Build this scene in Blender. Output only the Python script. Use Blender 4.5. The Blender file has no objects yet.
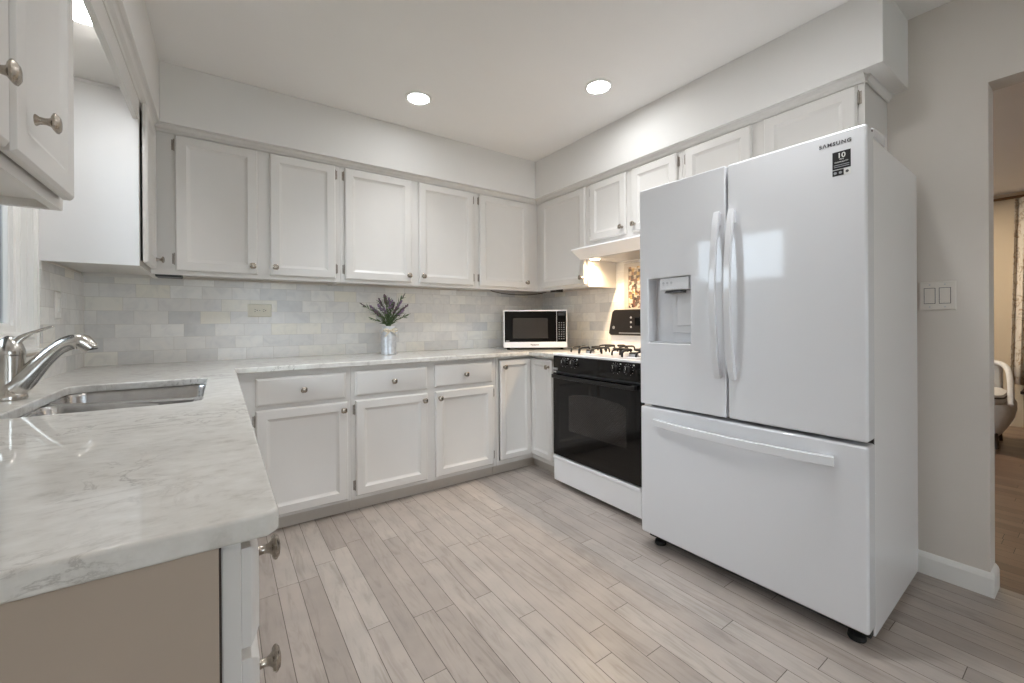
import bpy, math, random
from mathutils import Vector, Matrix
from mathutils.geometry import tessellate_polygon

sc = bpy.context.scene
col = sc.collection
R = math.radians
random.seed(7)

# ------------------------------------------------------------------ camera
CAM = Vector((-2.598, -3.2051, 1.1434))
YAW, PITCH, ROLL, F_PX, PY = 0.6076, -0.0015, 0.0062, 418.206, 322.48
fw = Vector((math.sin(YAW), math.cos(YAW), 0)); rt = Vector((math.cos(YAW), -math.sin(YAW), 0)); up = Vector((0, 0, 1))
fwd = fw * math.cos(PITCH) + up * math.sin(PITCH)
u2 = -fw * math.sin(PITCH) + up * math.cos(PITCH)
cr = rt * math.cos(ROLL) - u2 * math.sin(ROLL)
cu = rt * math.sin(ROLL) + u2 * math.cos(ROLL)
cam_d = bpy.data.cameras.new('camera')
cam = bpy.data.objects.new('camera', cam_d)
col.objects.link(cam)
m = Matrix.Identity(4)
for i, a in enumerate((cr, cu, -fwd)):
    for j in range(3):
        m[j][i] = a[j]
m.translation = CAM
cam.matrix_world = m
cam_d.sensor_fit = 'HORIZONTAL'
cam_d.sensor_width = 36
cam_d.lens = F_PX / 1024 * 36
cam_d.shift_y = (PY - 341.5) / 1024
cam_d.clip_start = 0.02
sc.camera = cam

# ------------------------------------------------------------------ light and exposure
SKY_STRENGTH = 9.0        # daylight outside the windows
CANL_LENS = 46.0          # glow of the ceiling lamp in view on the left
CANR_LENS = 112.0          # glow of the ceiling lamp in view on the right
CAN_BEAM = 2.6            # watts of their downward beams
MIDL_FILL = 82.0          # fill lamp added out of view over the counter side of the kitchen
MIDR_FILL = 66.0          # fill lamp added out of view in front of the fridge
MID_FILL_BEAM = 3.0  # watts of the downward beams of these two added lamps
REAR_FILL = 140.0          # fill lamps added behind the camera, over the dining end
SOFFIT_LENS = 68.0        # lamp under the soffit over the sink
HOOD_STRENGTH = 130.0
HOOD_BEAM = 4.6           # watts of its downward beam
LOUNGE_STRENGTH = 900.0
vs = sc.view_settings
vs.view_transform = 'Standard'
vs.look = 'None'
vs.exposure = 0.24
vs.gamma = 1.0
vs.use_curve_mapping = False
world = bpy.data.worlds.new('world')
sc.world = world
world.use_nodes = True
wb = world.node_tree.nodes['Background']
wb.inputs[0].default_value = (0.80, 0.90, 1.0, 1)
wb.inputs[1].default_value = SKY_STRENGTH
try:
    sc.cycles.use_denoising = True
    sc.cycles.max_bounces = 10
    sc.cycles.diffuse_bounces = 7
    sc.cycles.sample_clamp_indirect = 6
    sc.cycles.caustics_reflective = False
    sc.cycles.caustics_refractive = False
except Exception:
    pass

# ------------------------------------------------------------------ materials
def srgb(r, g, b):
    f = lambda c: (c / 255 / 12.92) if c <= 10 else ((c / 255 + 0.055) / 1.055) ** 2.4
    return (f(r), f(g), f(b), 1)

class NT:
    def __init__(s, name):
        s.m = bpy.data.materials.new(name); s.m.use_nodes = True
        s.t = s.m.node_tree; s.b = s.t.nodes['Principled BSDF']
        s.l = s.t.links
    def n(s, typ, **kw):
        nd = s.t.nodes.new(typ)
        for k, v in kw.items(): setattr(nd, k, v)
        return nd
    def link(s, a, b): s.l.new(a, b)
    def math(s, op, a, b=None):
        nd = s.n('ShaderNodeMath', operation=op)
        for i, v in enumerate((a, b)):
            if v is None: continue
            if hasattr(v, 'is_output'): s.link(v, nd.inputs[i])
            else: nd.inputs[i].default_value = v
        return nd.outputs[0]
    def ramp(s, fac, stops, interp='LINEAR'):
        nd = s.n('ShaderNodeValToRGB'); nd.color_ramp.interpolation = interp
        e = nd.color_ramp.elements
        while len(e) < len(stops): e.new(0.5)
        for el, (p, c) in zip(e, stops): el.position = p; el.color = c
        s.link(fac, nd.inputs[0]); return nd.outputs[0]
    def mix(s, fac, a, b, mode='MIX'):
        nd = s.n('ShaderNodeMix', data_type='RGBA', blend_type=mode)
        for i, v in ((0, fac), (6, a), (7, b)):
            if hasattr(v, 'is_output'): s.link(v, nd.inputs[i])
            else: nd.inputs[i].default_value = v
        return nd.outputs[2]
    def bump(s, h, strength=0.1, dist=0.002):
        nd = s.n('ShaderNodeBump'); nd.inputs['Strength'].default_value = strength; nd.inputs['Distance'].default_value = dist
        s.link(h, nd.inputs['Height']); s.link(nd.outputs[0], s.b.inputs['Normal'])

def plain(name, c, rough=0.5, metal=0.0, spec=0.5, noise=0.0, nscale=30, coat=0.0, bump=0.0, bscale=150):
    t = NT(name)
    t.b.inputs['Base Color'].default_value = c
    t.b.inputs['Roughness'].default_value = rough
    t.b.inputs['Metallic'].default_value = metal
    t.b.inputs['Specular IOR Level'].default_value = spec
    t.b.inputs['Coat Weight'].default_value = coat
    t.b.inputs['Coat Roughness'].default_value = 0.06
    tc = t.n('ShaderNodeTexCoord')
    if noise:
        nz = t.n('ShaderNodeTexNoise'); nz.inputs['Scale'].default_value = nscale; nz.inputs['Detail'].default_value = 4
        t.link(tc.outputs['Object'], nz.inputs['Vector'])
        d = tuple(max(0, x * (1 - noise)) for x in c[:3]) + (1,)
        l = tuple(min(1, x * (1 + noise)) for x in c[:3]) + (1,)
        t.link(t.ramp(nz.outputs[0], [(0.3, d), (0.7, l)]), t.b.inputs['Base Color'])
    if bump:
        nz = t.n('ShaderNodeTexNoise'); nz.inputs['Scale'].default_value = bscale
        t.link(tc.outputs['Object'], nz.inputs['Vector'])
        t.bump(nz.outputs[0], bump, 0.001)
    return t.m

def emit(name, c, strength):
    t = NT(name)
    t.b.inputs['Base Color'].default_value = (0.8, 0.8, 0.8, 1)
    t.b.inputs['Emission Color'].default_value = c
    t.b.inputs['Emission Strength'].default_value = strength
    return t.m

PAINT = plain('cabinet paint', srgb(214, 211, 207), 0.38, noise=0.012, nscale=6, bump=0.03, bscale=220)
PAINT_IN = plain('cabinet underside', srgb(196, 188, 178), 0.5, noise=0.03, nscale=8)
SIDE = plain('white side panel', srgb(226, 226, 226), 0.4, noise=0.01, nscale=5)
WALLM = plain('wall paint', srgb(214, 207, 199), 0.7, noise=0.012, nscale=4, bump=0.06, bscale=260)
SOFFM = plain('soffit paint', srgb(224, 222, 219), 0.7, noise=0.01, nscale=4, bump=0.05, bscale=260)
CEILM = plain('ceiling paint', srgb(235, 233, 231), 0.85, noise=0.01, nscale=3, bump=0.05, bscale=200)
TRIMM = plain('white trim', srgb(236, 235, 232), 0.35, noise=0.01, nscale=9)
NICKEL = plain('brushed nickel', srgb(168, 159, 148), 0.27, metal=1.0, noise=0.28, nscale=120)
HINGE = plain('aged nickel hinge', srgb(150, 142, 134), 0.35, metal=1.0, noise=0.2, nscale=80)
STEEL = plain('stainless steel', srgb(200, 200, 200), 0.22, metal=1.0, noise=0.08, nscale=40)
FAUCETM = plain('satin nickel faucet', srgb(196, 192, 186), 0.22, metal=1.0, noise=0.05, nscale=30)
FRIDGE = plain('white enamel', srgb(222, 223, 226), 0.38, spec=0.4, noise=0.006, nscale=3, coat=0.9)
FRIDGE_SIDE = plain('white textured enamel', srgb(231, 230, 230), 0.3, noise=0.006, nscale=3, coat=0.7, bump=0.06, bscale=160)
FRIDGE_GAP = plain('dark gasket', srgb(52, 52, 54), 0.6, noise=0.05)
RANGEW = plain('white porcelain', srgb(240, 240, 242), 0.18, noise=0.006, nscale=4, coat=0.3)
BLACKG = plain('black glass', srgb(10, 10, 11), 0.05, spec=0.35, noise=0.2, nscale=4)
BLACKP = plain('black plastic', srgb(22, 21, 21), 0.32, noise=0.1)
BLACKI = plain('black cast iron', srgb(24, 23, 22), 0.5, noise=0.2, nscale=80, bump=0.2)
GREYP = plain('grey plastic', srgb(186, 188, 192), 0.35, noise=0.02)
DARKP = plain('dark grey plastic', srgb(60, 61, 63), 0.4, noise=0.05)
TOEM = plain('greige toe board', srgb(192, 184, 174), 0.45, noise=0.02)
ENDM = plain('shaded taupe end panel', srgb(174, 159, 144), 0.45, noise=0.02, nscale=6)  # own taupe tone, deepened to stand in for the panel's shade
RUBBER = plain('black rubber', srgb(18, 18, 18), 0.7, noise=0.1)
WHITEP = plain('white plastic', srgb(222, 216, 208), 0.35, noise=0.01)
IVORY = plain('ivory plastic', srgb(232, 229, 216), 0.4, noise=0.01)
PRINTW = plain('white print', srgb(225, 225, 222), 0.5, noise=0.01)
PRINTG = plain('grey print', srgb(70, 70, 74), 0.5, noise=0.02)
STICKB = plain('black sticker', srgb(22, 21, 24), 0.4, noise=0.05)
SILVER = plain('silver print', srgb(170, 172, 176), 0.35, metal=0.6, noise=0.02)
DARKGAP = plain('dark gap', srgb(60, 50, 44), 0.8, noise=0.1)
GALV = plain('galvanised metal', srgb(214, 218, 224), 0.32, metal=0.7, noise=0.14, nscale=35)
LIN = plain('linen ribbon', srgb(222, 212, 194), 0.8, noise=0.15, nscale=120)
STEMG = plain('green stem', srgb(92, 112, 76), 0.6, noise=0.25, nscale=60)
LAV = plain('lavender petals', srgb(142, 120, 148), 0.7, noise=0.35, nscale=90)
LAVD = plain('dusky lavender petals', srgb(108, 84, 100), 0.7, noise=0.35, nscale=90)
UPHOL = plain('light grey upholstery', srgb(212, 210, 208), 0.9, noise=0.05, nscale=30, bump=0.3, bscale=300)
PIPING = plain('dark piping', srgb(62, 54, 52), 0.8, noise=0.1)
DARKWOOD = plain('dark wood', srgb(46, 32, 25), 0.35, noise=0.3, nscale=12)
RODM = plain('bronze rod', srgb(112, 84, 58), 0.4, metal=0.5, noise=0.1)
LOUNGEW = plain('tan wall paint', srgb(205, 190, 166), 0.75, noise=0.015, nscale=3)
SIDING = plain('shaded blue grey siding', srgb(38, 50, 60), 0.8, noise=0.08, nscale=3)  # darkened as if under an eave; the shade is in the colour
FENCEM = plain('weathered fence boards', srgb(112, 104, 96), 0.85, noise=0.2, nscale=10)
LAWN = plain('lawn', srgb(94, 110, 74), 0.9, noise=0.3, nscale=8)
CORDM = plain('brown cord', srgb(80, 66, 54), 0.6, noise=0.1)
LAMPC = (0.955, 0.98, 1.0, 1)
CANL_EMIT = emit('left lamp glow', LAMPC, CANL_LENS)
CANR_EMIT = emit('right lamp glow', LAMPC, CANR_LENS)
MIDL_FILL_EMIT = emit('added left fill glow', LAMPC, MIDL_FILL)
MIDR_FILL_EMIT = emit('added right fill glow', LAMPC, MIDR_FILL)
SOFFIT_EMIT = emit('soffit lamp glow', (0.98, 0.99, 1.0, 1), SOFFIT_LENS)
REAR_FILL_EMIT = emit('added rear fill glow', (1.0, 0.93, 0.84, 1), REAR_FILL)
HOOD_EMIT = emit('hood bulb glow', (1.0, 0.72, 0.42, 1), HOOD_STRENGTH)
LOUNGE_EMIT = emit('lounge lamp glow', (1.0, 0.85, 0.66, 1), LOUNGE_STRENGTH)

def mat_glass(name):
    t = NT(name)
    out = t.t.nodes['Material Output']
    tr = t.n('ShaderNodeBsdfTransparent'); tr.inputs[0].default_value = (0.93, 0.95, 0.96, 1)
    gl = t.n('ShaderNodeBsdfGlossy'); gl.inputs['Roughness'].default_value = 0.02
    fr = t.n('ShaderNodeFresnel'); fr.inputs[0].default_value = 1.45
    mx = t.n('ShaderNodeMixShader')
    t.link(fr.outputs[0], mx.inputs[0]); t.link(tr.outputs[0], mx.inputs[1]); t.link(gl.outputs[0], mx.inputs[2])
    t.link(mx.outputs[0], out.inputs[0])
    return t.m
GLASS = mat_glass('window glass')

def mat_floor(name, pal, grain, seamc, rough=0.34):
    t = NT(name)
    tc = t.n('ShaderNodeTexCoord'); sp = t.n('ShaderNodeSeparateXYZ'); t.link(tc.outputs['Object'], sp.inputs[0])
    X, Y = sp.outputs[0], sp.outputs[1]
    Wd = 0.0826
    cx = t.math('DIVIDE', t.math('ADD', X, 20.0), Wd)
    ci = t.math('FLOOR', cx); cf = t.math('FRACT', cx)
    wn = t.n('ShaderNodeTexWhiteNoise', noise_dimensions='1D'); t.link(ci, wn.inputs['W'])
    ln = t.math('ADD', t.math('MULTIPLY', wn.outputs['Value'], 0.45), 0.62)
    yy = t.math('DIVIDE', t.math('ADD', t.math('ADD', Y, 30.0), t.math('MULTIPLY', wn.outputs['Value'], 7.3)), ln)
    yi = t.math('FLOOR', yy); yf = t.math('FRACT', yy)
    cmb = t.n('ShaderNodeCombineXYZ'); t.link(ci, cmb.inputs[0]); t.link(yi, cmb.inputs[1])
    w2 = t.n('ShaderNodeTexWhiteNoise', noise_dimensions='2D'); t.link(cmb.outputs[0], w2.inputs['Vector'])
    base = t.ramp(w2.outputs['Value'], pal)
    # grain stretched along the plank, shifted per plank
    off = t.n('ShaderNodeCombineXYZ'); t.link(t.math('MULTIPLY', w2.outputs['Value'], 31.0), off.inputs[2])
    va = t.n('ShaderNodeVectorMath', operation='MULTIPLY'); t.link(tc.outputs['Object'], va.inputs[0]); va.inputs[1].default_value = (28, 4, 1)
    vb = t.n('ShaderNodeVectorMath', operation='ADD'); t.link(va.outputs[0], vb.inputs[0]); t.link(off.outputs[0], vb.inputs[1])
    nz = t.n('ShaderNodeTexNoise'); nz.inputs['Scale'].default_value = 1.0; nz.inputs['Detail'].default_value = 7; nz.inputs['Roughness'].default_value = 0.62
    nz.inputs['Distortion'].default_value = 1.1
    t.link(vb.outputs[0], nz.inputs['Vector'])
    g = t.ramp(nz.outputs[0], [(0.28, grain[0]), (0.5, (1, 1, 1, 1)), (0.75, grain[1])])
    c1 = t.mix(1.0, base, g, 'MULTIPLY')
    n2 = t.n('ShaderNodeTexNoise'); n2.inputs['Scale'].default_value = 7; n2.inputs['Detail'].default_value = 3; t.link(tc.outputs['Object'], n2.inputs['Vector'])
    c1 = t.mix(1.0, c1, t.ramp(n2.outputs[0], [(0.35, (0.93, 0.93, 0.93, 1)), (0.65, (1.05, 1.04, 1.03, 1))]), 'MULTIPLY')
    ex = t.math('MINIMUM', cf, t.math('SUBTRACT', 1.0, cf))
    ex = t.math('MULTIPLY', ex, Wd)
    ey = t.math('MULTIPLY', t.math('MINIMUM', yf, t.math('SUBTRACT', 1.0, yf)), ln)
    e = t.math('MINIMUM', ex, ey)
    seam = t.math('LESS_THAN', e, 0.0011)
    c2 = t.mix(seam, c1, seamc)
    t.link(c2, t.b.inputs['Base Color'])
    t.b.inputs['Roughness'].default_value = rough
    rr = t.math('ADD', t.math('MULTIPLY', nz.outputs[0], 0.18), rough - 0.09); t.link(rr, t.b.inputs['Roughness'])
    hh = t.math('ADD', t.math('MULTIPLY', nz.outputs[0], 0.25), t.math('MINIMUM', t.math('DIVIDE', e, 0.003), 1.0))
    t.bump(hh, 0.25, 0.0015)
    return t.m
FLOORM = mat_floor('grey maple planks',
    [(0.0, srgb(158, 149, 142)), (0.3, srgb(165, 156, 149)), (0.6, srgb(170, 161, 154)), (1.0, srgb(176, 168, 161))],
    ((0.74, 0.73, 0.71, 1), (1.07, 1.06, 1.05, 1)), srgb(78, 68, 60))
FLOOR2M = mat_floor('brown wood planks',
    [(0.0, srgb(112, 92, 78)), (0.5, srgb(128, 106, 90)), (1.0, srgb(142, 120, 102))],
    ((0.75, 0.72, 0.70, 1), (1.08, 1.06, 1.04, 1)), srgb(46, 34, 28))

def mat_tile(name, axis):
    t = NT(name)
    tc = t.n('ShaderNodeTexCoord'); sp = t.n('ShaderNodeSeparateXYZ'); t.link(tc.outputs['Object'], sp.inputs[0])
    H, V = sp.outputs[axis], sp.outputs[2]
    TH, TW = 0.0765, 0.1527
    rv = t.math('DIVIDE', t.math('SUBTRACT', V, 0.9135), TH)
    ri = t.math('FLOOR', rv); rf = t.math('FRACT', rv)
    half = t.math('MULTIPLY', t.math('MODULO', t.math('ADD', ri, 40.0), 2.0), 0.5)
    wr = t.n('ShaderNodeTexWhiteNoise', noise_dimensions='1D'); t.link(ri, wr.inputs['W'])
    hv = t.math('ADD', t.math('ADD', t.math('DIVIDE', t.math('ADD', H, 15.27), TW), half), t.math('MULTIPLY', wr.outputs['Value'], 0.25))
    hi = t.math('FLOOR', hv); hf = t.math('FRACT', hv)
    cmb = t.n('ShaderNodeCombineXYZ'); t.link(hi, cmb.inputs[0]); t.link(ri, cmb.inputs[1])
    wn = t.n('ShaderNodeTexWhiteNoise', noise_dimensions='2D'); t.link(cmb.outputs[0], wn.inputs['Vector'])
    base = t.ramp(wn.outputs['Value'], [(0.0, srgb(208, 208, 207)), (0.15, srgb(219, 218, 216)), (0.45, srgb(227, 225, 222)), (0.78, srgb(232, 231, 228)), (0.92, srgb(231, 227, 216)), (1.0, srgb(239, 239, 238))])
    off = t.n('ShaderNodeVectorMath', operation='SCALE'); t.link(wn.outputs['Color'], off.inputs[0]); off.inputs['Scale'].default_value = 9.0
    ad = t.n('ShaderNodeVectorMath', operation='ADD'); t.link(tc.outputs['Object'], ad.inputs[0]); t.link(off.outputs[0], ad.inputs[1])
    nz = t.n('ShaderNodeTexNoise'); nz.inputs['Scale'].default_value = 11; nz.inputs['Detail'].default_value = 6; nz.inputs['Distortion'].default_value = 1.6
    t.link(ad.outputs[0], nz.inputs['Vector'])
    c = t.mix(1.0, base, t.ramp(nz.outputs[0], [(0.3, (0.91, 0.91, 0.92, 1)), (0.5, (1, 1, 1, 1)), (0.7, (1.04, 1.03, 1.02, 1))]), 'MULTIPLY')
    ex = t.math('MULTIPLY', t.math('MINIMUM', hf, t.math('SUBTRACT', 1.0, hf)), TW)
    ey = t.math('MULTIPLY', t.math('MINIMUM', rf, t.math('SUBTRACT', 1.0, rf)), TH)
    e = t.math('MINIMUM', ex, ey)
    g = t.math('LESS_THAN', e, 0.0009)
    t.link(t.mix(g, c, srgb(203, 199, 193)), t.b.inputs['Base Color'])
    t.b.inputs['Roughness'].default_value = 0.24
    t.bump(t.math('MINIMUM', t.math('DIVIDE', e, 0.002), 1.0), 0.2, 0.001)
    return t.m
TILE_X = mat_tile('marble subway tile x', 0)
TILE_Y = mat_tile('marble subway tile y', 1)

def mat_quartz():
    t = NT('veined quartz')
    tc = t.n('ShaderNodeTexCoord')
    mp = t.n('ShaderNodeMapping'); mp.inputs['Rotation'].default_value = (0, 0, 0.9); mp.inputs['Scale'].default_value = (1.0, 1.5, 1.0)
    t.link(tc.outputs['Object'], mp.inputs[0])
    n1 = t.n('ShaderNodeTexNoise'); n1.inputs['Scale'].default_value = 7; n1.inputs['Detail'].default_value = 9; n1.inputs['Roughness'].default_value = 0.66; n1.inputs['Distortion'].default_value = 0.9
    t.link(mp.outputs[0], n1.inputs['Vector'])
    d = t.math('ABSOLUTE', t.math('SUBTRACT', n1.outputs[0], 0.5))
    vein = t.ramp(d, [(0.0, (1, 1, 1, 1)), (0.012, (0.3, 0.3, 0.3, 1)), (0.035, (0, 0, 0, 1))])
    n2 = t.n('ShaderNodeTexNoise'); n2.inputs['Scale'].default_value = 3.4; n2.inputs['Detail'].default_value = 4; t.link(tc.outputs['Object'], n2.inputs['Vector'])
    msk = t.ramp(n2.outputs[0], [(0.46, (0, 0, 0, 1)), (0.60, (1, 1, 1, 1))])
    f = t.math('MULTIPLY', t.math('MULTIPLY', vein, msk), 0.8)
    n3 = t.n('ShaderNodeTexNoise'); n3.inputs['Scale'].default_value = 26; n3.inputs['Detail'].default_value = 7; n3.inputs['Roughness'].default_value = 0.6
    t.link(mp.outputs[0], n3.inputs['Vector'])
    base = t.ramp(n3.outputs[0], [(0.30, srgb(192, 188, 181)), (0.44, srgb(213, 210, 204)), (0.7, srgb(226, 224, 219))])
    c = t.mix(f, base, srgb(136, 128, 120))
    t.link(c, t.b.inputs['Base Color'])
    t.b.inputs['Roughness'].default_value = 0.35
    t.b.inputs['Coat Weight'].default_value = 0.8
    t.b.inputs['Coat Roughness'].default_value = 0.04
    return t.m
QUARTZ = mat_quartz()

def mat_mosaic():
    t = NT('decorative mosaic')
    tc = t.n('ShaderNodeTexCoord')
    br = t.n('ShaderNodeTexVoronoi', distance='CHEBYCHEV'); br.inputs['Scale'].default_value = 42; br.inputs['Randomness'].default_value = 0.75
    t.link(tc.outputs['Object'], br.inputs['Vector'])
    sp = t.n('ShaderNodeSeparateColor'); t.link(br.outputs['Color'], sp.inputs[0])
    c = t.ramp(sp.outputs[0], [(0.0, srgb(66, 52, 46)), (0.16, srgb(140, 104, 82)), (0.32, srgb(206, 194, 176)), (0.52, srgb(104, 92, 86)), (0.64, srgb(196, 164, 110)), (0.74, srgb(218, 211, 200)), (0.92, srgb(116, 80, 70))], 'CONSTANT')
    nz = t.n('ShaderNodeTexNoise'); nz.inputs['Scale'].default_value = 70; nz.inputs['Detail'].default_value = 4; t.link(tc.outputs['Object'], nz.inputs['Vector'])
    c = t.mix(1.0, c, t.ramp(nz.outputs[0], [(0.35, (0.55, 0.5, 0.48, 1)), (0.6, (1.1, 1.1, 1.08, 1))]), 'MULTIPLY')
    t.link(c, t.b.inputs['Base Color']); t.b.inputs['Roughness'].default_value = 0.35
    return t.m
MOSAIC = mat_mosaic()

def mat_curtain():
    t = NT('patterned curtain')
    tc = t.n('ShaderNodeTexCoord')
    nz = t.n('ShaderNodeTexNoise'); nz.inputs['Scale'].default_value = 9; nz.inputs['Detail'].default_value = 5; nz.inputs['Distortion'].default_value = 2.5
    t.link(tc.outputs['Object'], nz.inputs['Vector'])
    t.link(t.ramp(nz.outputs[0], [(0.42, srgb(214, 206, 194)), (0.55, srgb(206, 198, 184)), (0.58, srgb(176, 146, 112)), (0.61, srgb(168, 162, 150)), (0.68, srgb(214, 207, 196))]), t.b.inputs['Base Color'])
    t.b.inputs['Roughness'].default_value = 0.9
    return t.m
CURT = mat_curtain()

def mat_oven_window():
    t = NT('oven window mesh')
    tc = t.n('ShaderNodeTexCoord')
    ck = t.n('ShaderNodeTexChecker'); ck.inputs['Scale'].default_value = 130
    ck.inputs['Color1'].default_value = srgb(44, 41, 39); ck.inputs['Color2'].default_value = srgb(24, 22, 22)
    t.link(tc.outputs['Object'], ck.inputs['Vector'])
    t.link(ck.outputs[0], t.b.inputs['Base Color']); t.b.inputs['Roughness'].default_value = 0.10
    return t.m
OVENWIN = mat_oven_window()

# ------------------------------------------------------------------ mesh helpers
class MB:
    def __init__(s): s.v = []; s.f = []
    def add(s, vs_, fs):
        o = len(s.v); s.v += [tuple(p) for p in vs_]; s.f += [tuple(i + o for i in f) for f in fs]; return s
    def box(s, x0, x1, y0, y1, z0, z1):
        x0, x1 = min(x0, x1), max(x0, x1); y0, y1 = min(y0, y1), max(y0, y1); z0, z1 = min(z0, z1), max(z0, z1)
        return s.add([(x0, y0, z0), (x1, y0, z0), (x1, y1, z0), (x0, y1, z0), (x0, y0, z1), (x1, y0, z1), (x1, y1, z1), (x0, y1, z1)],
                     [(0, 3, 2, 1), (4, 5, 6, 7), (0, 1, 5, 4), (1, 2, 6, 5), (2, 3, 7, 6), (3, 0, 4, 7)])
    def rings(s, rings, cap0=True, cap1=True):
        n = len(rings[0]); o = len(s.v)
        for r in rings: s.v += [tuple(p) for p in r]
        for k in range(len(rings) - 1):
            for i in range(n):
                j = (i + 1) % n
                s.f.append((o + k * n + i, o + k * n + j, o + (k + 1) * n + j, o + (k + 1) * n + i))
        if cap0: s.f.append(tuple(o + i for i in reversed(range(n))))
        if cap1: s.f.append(tuple(o + (len(rings) - 1) * n + i for i in range(n)))
        return s
    def door(s, u0, u1, v0, v1, yf, rr):
        """rectangular panel facing -y: rr = [(inset, depth out)]"""
        rings = []
        for ins, dp in rr:
            y = yf - dp
            rings.append([(u0 + ins, y, v0 + ins), (u1 - ins, y, v0 + ins), (u1 - ins, y, v1 - ins), (u0 + ins, y, v1 - ins)])
        return s.rings(rings)
    def frame(s, basis, c, axis, pts):
        pass
    def lathe(s, prof, c, axis=(0, 0, 1), seg=24, cap=True):
        """prof = [(radius, t along axis)]"""
        a = Vector(axis).normalized(); c = Vector(c)
        p = a.orthogonal().normalized(); q = a.cross(p)
        rings = [[c + a * t + (p * math.cos(2 * math.pi * i / seg) + q * math.sin(2 * math.pi * i / seg)) * r for i in range(seg)] for r, t in prof]
        return s.rings(rings, cap, cap)
    def tube(s, pts, rad, seg=10, cap=True, flat=None):
        pts = [Vector(p) for p in pts]; n = len(pts)
        rads = rad if isinstance(rad, (list, tuple)) else [rad] * n
        tang = []
        for i in range(n):
            d = pts[min(i + 1, n - 1)] - pts[max(i - 1, 0)]; tang.append(d.normalized())
        p = tang[0].orthogonal().normalized() if flat is None else Vector(flat)
        rings = []
        for i in range(n):
            p = (p - tang[i] * p.dot(tang[i])).normalized(); q = tang[i].cross(p)
            rings.append([pts[i] + (p * math.cos(2 * math.pi * k / seg) + q * math.sin(2 * math.pi * k / seg)) * rads[i] for k in range(seg)])
        return s.rings(rings, cap, cap)
    def sweep_rect(s, pts, w, h, wdir):
        """rectangular bar: w along wdir, h across"""
        pts = [Vector(p) for p in pts]; n = len(pts); wd = Vector(wdir).normalized(); rings = []
        for i in range(n):
            d = (pts[min(i + 1, n - 1)] - pts[max(i - 1, 0)]).normalized()
            q = d.cross(wd).normalized(); ww = w[i] if isinstance(w, list) else w; hh = h[i] if isinstance(h, list) else h
            rings.append([pts[i] + wd * a * ww / 2 + q * b * hh / 2 for a, b in ((-1, -1), (1, -1), (1, 1), (-1, 1))])
        return s.rings(rings)
    def prism(s, poly, ax, t0, t1):
        """poly in the two other axes, extruded along ax"""
        def P(a, b, t): return {'x': (t, a, b), 'y': (a, t, b), 'z': (a, b, t)}[ax]
        return s.rings([[P(a, b, t0) for a, b in poly], [P(a, b, t1) for a, b in poly]])
    def ball(s, c, r, sx=1, sy=1, sz=1, seg=12, rg=8):
        c = Vector(c); rings = []
        for k in range(rg + 1):
            th = math.pi * (0.02 + 0.96 * k / rg)
            rings.append([(c.x + sx * r * math.sin(th) * math.cos(2 * math.pi * i / seg), c.y + sy * r * math.sin(th) * math.sin(2 * math.pi * i / seg), c.z - sz * r * math.cos(th)) for i in range(seg)])
        return s.rings(rings)
    def build(s, name, mat, parent=None, bevel=0.0, smooth=False, seg=2, kind=None, subd=0):
        me = bpy.data.meshes.new(name); me.from_pydata(s.v, [], s.f); me.validate(); me.update()
        import bmesh
        bm = bmesh.new(); bm.from_mesh(me); bmesh.ops.recalc_face_normals(bm, faces=bm.faces); bm.to_mesh(me); bm.free()
        me.materials.append(mat)
        o = bpy.data.objects.new(name, me); col.objects.link(o)
        if parent: o.parent = parent
        if bevel:
            b = o.modifiers.new('bevel', 'BEVEL'); b.width = bevel; b.segments = seg; b.limit_method = 'ANGLE'; b.angle_limit = R(35); b.harden_normals = not subd
        if subd:
            b = o.modifiers.new('sub', 'SUBSURF'); b.levels = subd; b.render_levels = subd
        if smooth or bevel:
            for p in me.polygons: p.use_smooth = True
            if not subd:
                try: me.set_sharp_from_angle(angle=R(38))
                except Exception: pass
        if kind: o['kind'] = kind
        return o

def tag(o, label, cat, group=None):
    o['label'] = label; o['category'] = cat
    if group: o['group'] = group
    return o
def thing(name, label, cat, loc=(0, 0, 0), rz=0.0, group=None):
    o = bpy.data.objects.new(name, None); col.objects.link(o)
    o.empty_display_size = 0.1; o.location = loc; o.rotation_euler = (0, 0, rz)
    return tag(o, label, cat, group)
def struct(name, mb, mat, bevel=0.0, parent=None):
    return mb.build(name, mat, parent, bevel, kind='structure')
def text(s, size, name, mat, parent, loc, rot, align='CENTER', label=None, sx=1.0, bold=0.0, spacing=1.0):
    cu_ = bpy.data.curves.new(name, 'FONT'); cu_.body = s; cu_.size = size; cu_.align_x = align; cu_.extrude = 0.0003; cu_.offset = bold; cu_.space_character = spacing
    tmp = bpy.data.objects.new(name, cu_); col.objects.link(tmp)
    bpy.context.view_layer.update()
    me = bpy.data.meshes.new_from_object(tmp.evaluated_get(bpy.context.evaluated_depsgraph_get()))
    bpy.data.objects.remove(tmp)
    me.materials.clear(); me.materials.append(mat)
    o = bpy.data.objects.new(name, me); col.objects.link(o); o.parent = parent
    o.location = loc; o.rotation_euler = rot; o.scale = (sx, 1, 1)
    if label: o['label'] = label
    return o
FRONT = (R(90), 0, 0)     # text lying on a face that looks along local -y

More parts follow.
